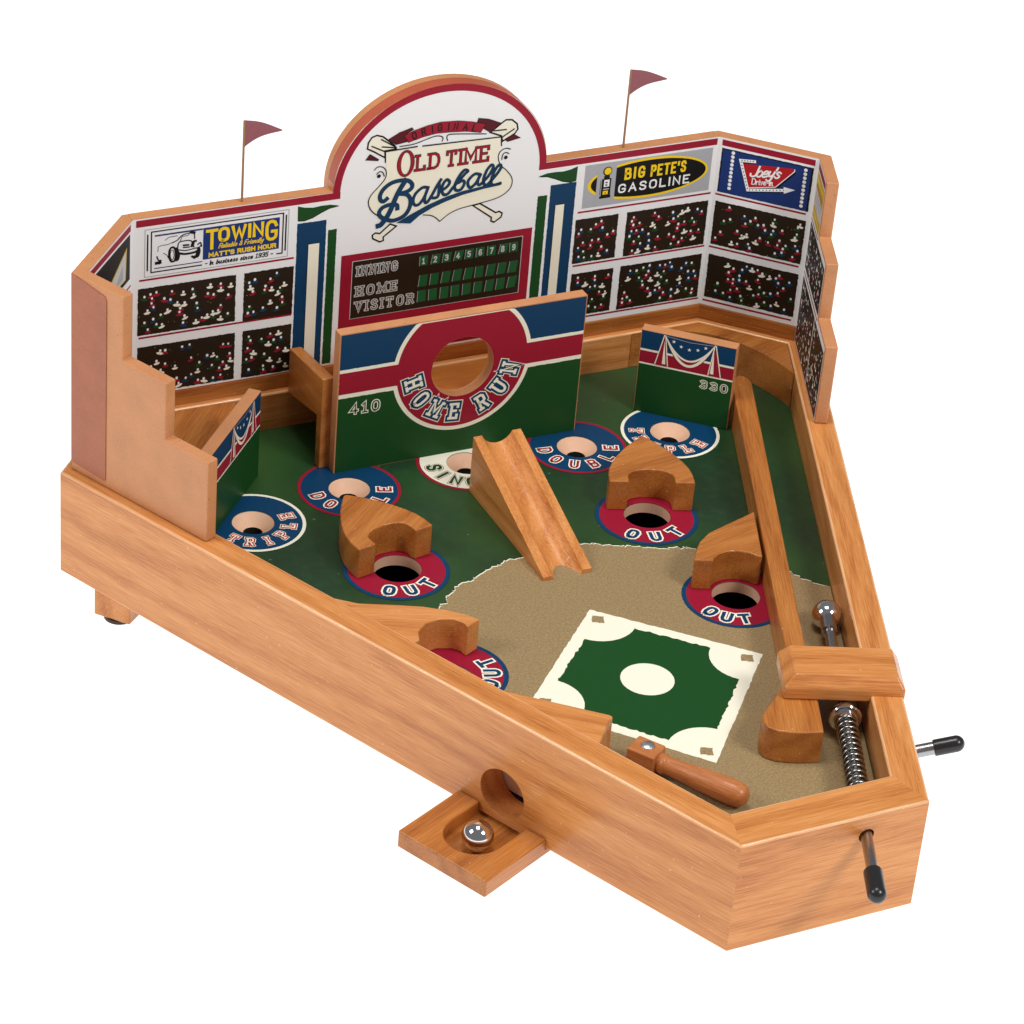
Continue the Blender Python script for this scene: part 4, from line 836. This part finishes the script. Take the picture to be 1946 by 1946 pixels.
# flags on wire poles
for x, tipx in ((-.1238, -.1018), (.1164, .1400)):
    bx, bz = mp((x, .2104)); tx, tz = mp((tipx, .2020)); _, lz = mp((x, .1935)); y = YB + .0038
    pole = lathe('flag_pole', [(0, .00075), (bz - ZT, .00065)], (bx, y, ZT - .0003), (0, 0, 1), 'pole', G, 10)
    vv = []; n = 12
    for sd_ in (1, -1):
        for i in range(n + 1):
            t = i / n; yy = y + .0022 * math.sin(t * 4.2) * t ** .5 + sd_ * .00016; px = bx + (tx - bx) * t
            top = bz + (tz + .0005 - bz) * t + .0006 * math.sin(t * 3.1); bot = lz + (tz - .0001 - lz) * t ** .75
            vv += [V(px, yy, top), V(px, yy, bot)]
    m_ = 2 * (n + 1); ff = [(2 * i, 2 * i + 1, 2 * i + 3, 2 * i + 2) for i in range(n)] + [(m_ + 2 * i, m_ + 2 * i + 2, m_ + 2 * i + 3, m_ + 2 * i + 1) for i in range(n)]
    ff += [(2 * i, 2 * i + 2, m_ + 2 * i + 2, m_ + 2 * i) for i in range(n)] + [(2 * i + 1, m_ + 2 * i + 1, m_ + 2 * i + 3, 2 * i + 3) for i in range(n)] + [(0, m_, m_ + 1, 1), (m_ - 2, m_ - 1, 2 * m_ - 1, 2 * m_ - 2)]
    mk('pennant', vv, ff, 'flag', pole, fr((bx, y, bz)), 0, 50)

# ---------------------------------------------------------------- plunger, lever, bat
def rounded(l0, l1, r, k=8):
    return [(l0, r * .93), (l0 + .0004, r)] + [(l1 - r + r * math.sin(i * math.pi / 2 / k), max(.00005, r * math.cos(i * math.pi / 2 / k))) for i in range(k + 1)]
plunger = lathe('plunger', [(-.0330, .0030), (.1765, .0030), (.1770, .0044), (.1885, .0044), (.1890, .0038)], PA, PD, 'zinc', G)
lathe('plunger_cap', rounded(.0285, .0500, .0048), PA, -PD, 'rubber', plunger)
lathe('plunger_collar', [(-.0030, .0034), (-.0030, .0062), (0, .0064), (.0002, .0082), (.0010, .0088), (.0026, .0088), (.0034, .0080), (.0060, .0070), (.0060, .0034)], PA + PD * .0965, PD, 'steel', plunger, 40)
t1 = Vector((-PD.y, PD.x, 0)); t2 = Vector((0, 0, 1)); vv = []; ff = []; turns = 15; spt = 26; n = turns * spt; sr = .0050; wr_ = .0010; s0 = .0268; s1 = .0965
for i in range(n + 1):
    a = 2 * math.pi * i / spt; c = PA + PD * (s0 + (s1 - s0) * i / n) + (t1 * math.cos(a) + t2 * math.sin(a)) * sr; ra = (t1 * math.cos(a) + t2 * math.sin(a))
    for k in range(8): b_ = 2 * math.pi * k / 8; vv.append(c + ra * math.cos(b_) * wr_ + PD * math.sin(b_) * wr_)
for i in range(n):
    for k in range(8): ff.append((i * 8 + k, i * 8 + (k + 1) % 8, (i + 1) * 8 + (k + 1) % 8, (i + 1) * 8 + k))
mk('plunger_spring', vv, ff, 'spring', plunger, fr(tuple(PA)), 0, 60)
lv0 = Vector((.1060, -.0895, -.0130)); lv1 = Vector((.1325, -.1010, -.0042)); lvd = (lv1 - lv0).normalized()
lever = lathe('flipper_lever', [(-.012, .0036), (.0190, .0036)], lv0, lvd, 'zinc', G)
lathe('lever_cap', rounded(.0180, .0345, .0045), lv0, lvd, 'rubber', lever)

bd = Vector((.56, -.8285, 0)).normalized(); hcn = Vector((-.0375, -.0700, 0)); pn = Vector((-bd.y, bd.x, 0))
hb = [hcn + bd * a + pn * b_ for a, b_ in ((-.0085, -.0068), (.0075, -.0068), (.0075, .0068), (-.0085, .0068))]
bprof = [(.0070, .0056), (.0092, .0058), (.0098, .0062), (.0112, .0062), (.0120, .0055), (.0140, .0053), (.0220, .0058), (.0320, .0068), (.0420, .0074), (.0500, .0075), (.0540, .0070), (.0565, .0058), (.0580, .0038), (.0585, .0001)]
bprof = [(a, r * .9) for a, r in bprof]
bat = lathe('bat', bprof, hcn + Vector((0, 0, .0080)), bd, 'batwood', G)
slab('bat_head', FLOOR, [(p.x, p.y) for p in hb], .0008, .0142, 'batwood', bat, grain=math.atan2(bd.y, bd.x), bevel=.0010)
lathe('rivet', [(0, .0036), (.0006, .0036), (.0012, .0028), (.0014, .0003)], hcn + Vector((.0006, .0008, .0142)), (0, 0, 1), 'rivet', bat, 24)

# ball chute behind the return hole, ball tray and its feet
def tz(s_, o_): return FL + ld * s_ - ln * o_
tray = slab('ball_tray', FLOOR, [tuple(tz(s_, o_)) for s_, o_ in ((.1155, -.0090), (.1745, -.0090), (.1745, .0487), (.1155, .0487))], -.0467, -.0360, 'wood2', G, grain=math.atan2(-ln.y, -ln.x), bevel=.0014, seg=3)
uc = [tz(.1445 + .0158 * math.cos(R_(a)), .0235 + .0158 * math.sin(R_(a))) for a in range(0, 181, 9)] + [tz(.1445 - .0158, -.0060), tz(.1445 + .0158, -.0060)]
carve(tray, [slab('cutter', FLOOR, [tuple(p) for p in uc], -.0445, 0, 'wood2', G), slab('cutter', FLOOR, [tuple(tz(s_, o_)) for s_, o_ in ((.10, .0003), (.19, .0003), (.19, -.02), (.10, -.02))], -.0425, 0, 'wood2', G)])
CW = Frame(w3(FL + ld * .1650 + ln * (T + .0012)), w3(-ld), (0, 0, 1))
slab('ball_chute', CW, rect(0, -.0365, .0400, -.0075), -.0040, 0, 'pale', G)
for c in (Vector((-.2126, .2345)), Vector((.2130, .2343))):
    d1 = Vector((.665, -.747)) * .0116; d2 = Vector((.747, .665)) * .0116
    ft = slab('foot_block', FLOOR, [tuple(c + x) for x in (-d1 - d2, d1 - d2, d1 + d2, -d1 + d2)], -.0600, -K + .0001, 'wood', G, grain=.8, bevel=.0010)
    lathe('foot_pad', [(0, .0090), (.0022, .0090), (.0027, .0080)], (c.x - .0022, c.y - .0026, -.0600), (0, 0, -1), 'foot', ft, 24)

# ---------------------------------------------------------------- steel balls
def ball(p, label):
    me = bpy.data.meshes.new('steel_ball'); bm_ = bmesh.new(); bmesh.ops.create_uvsphere(bm_, u_segments=48, v_segments=28, radius=.0085); bm_.to_mesh(me); bm_.free()
    me.polygons.foreach_set('use_smooth', [True] * len(me.polygons)); me.materials.append(MAT['steel'])
    o = bpy.data.objects.new('steel_ball', me); COL.objects.link(o); o.location = ROOT @ Vector(p); o['label'] = label; o['category'] = 'ball'; o['group'] = 'steel pinball balls'
bt = tz(.1425, .0230)
ball((bt.x, bt.y, -.0445 + .0083), 'shiny steel ball lying in the round pocket of the wooden tray')
bl_ = PA + PD * (.1890 + .0082); ball((bl_.x + .001, bl_.y, .0086), 'shiny steel ball resting against the plunger tip in the launch lane')
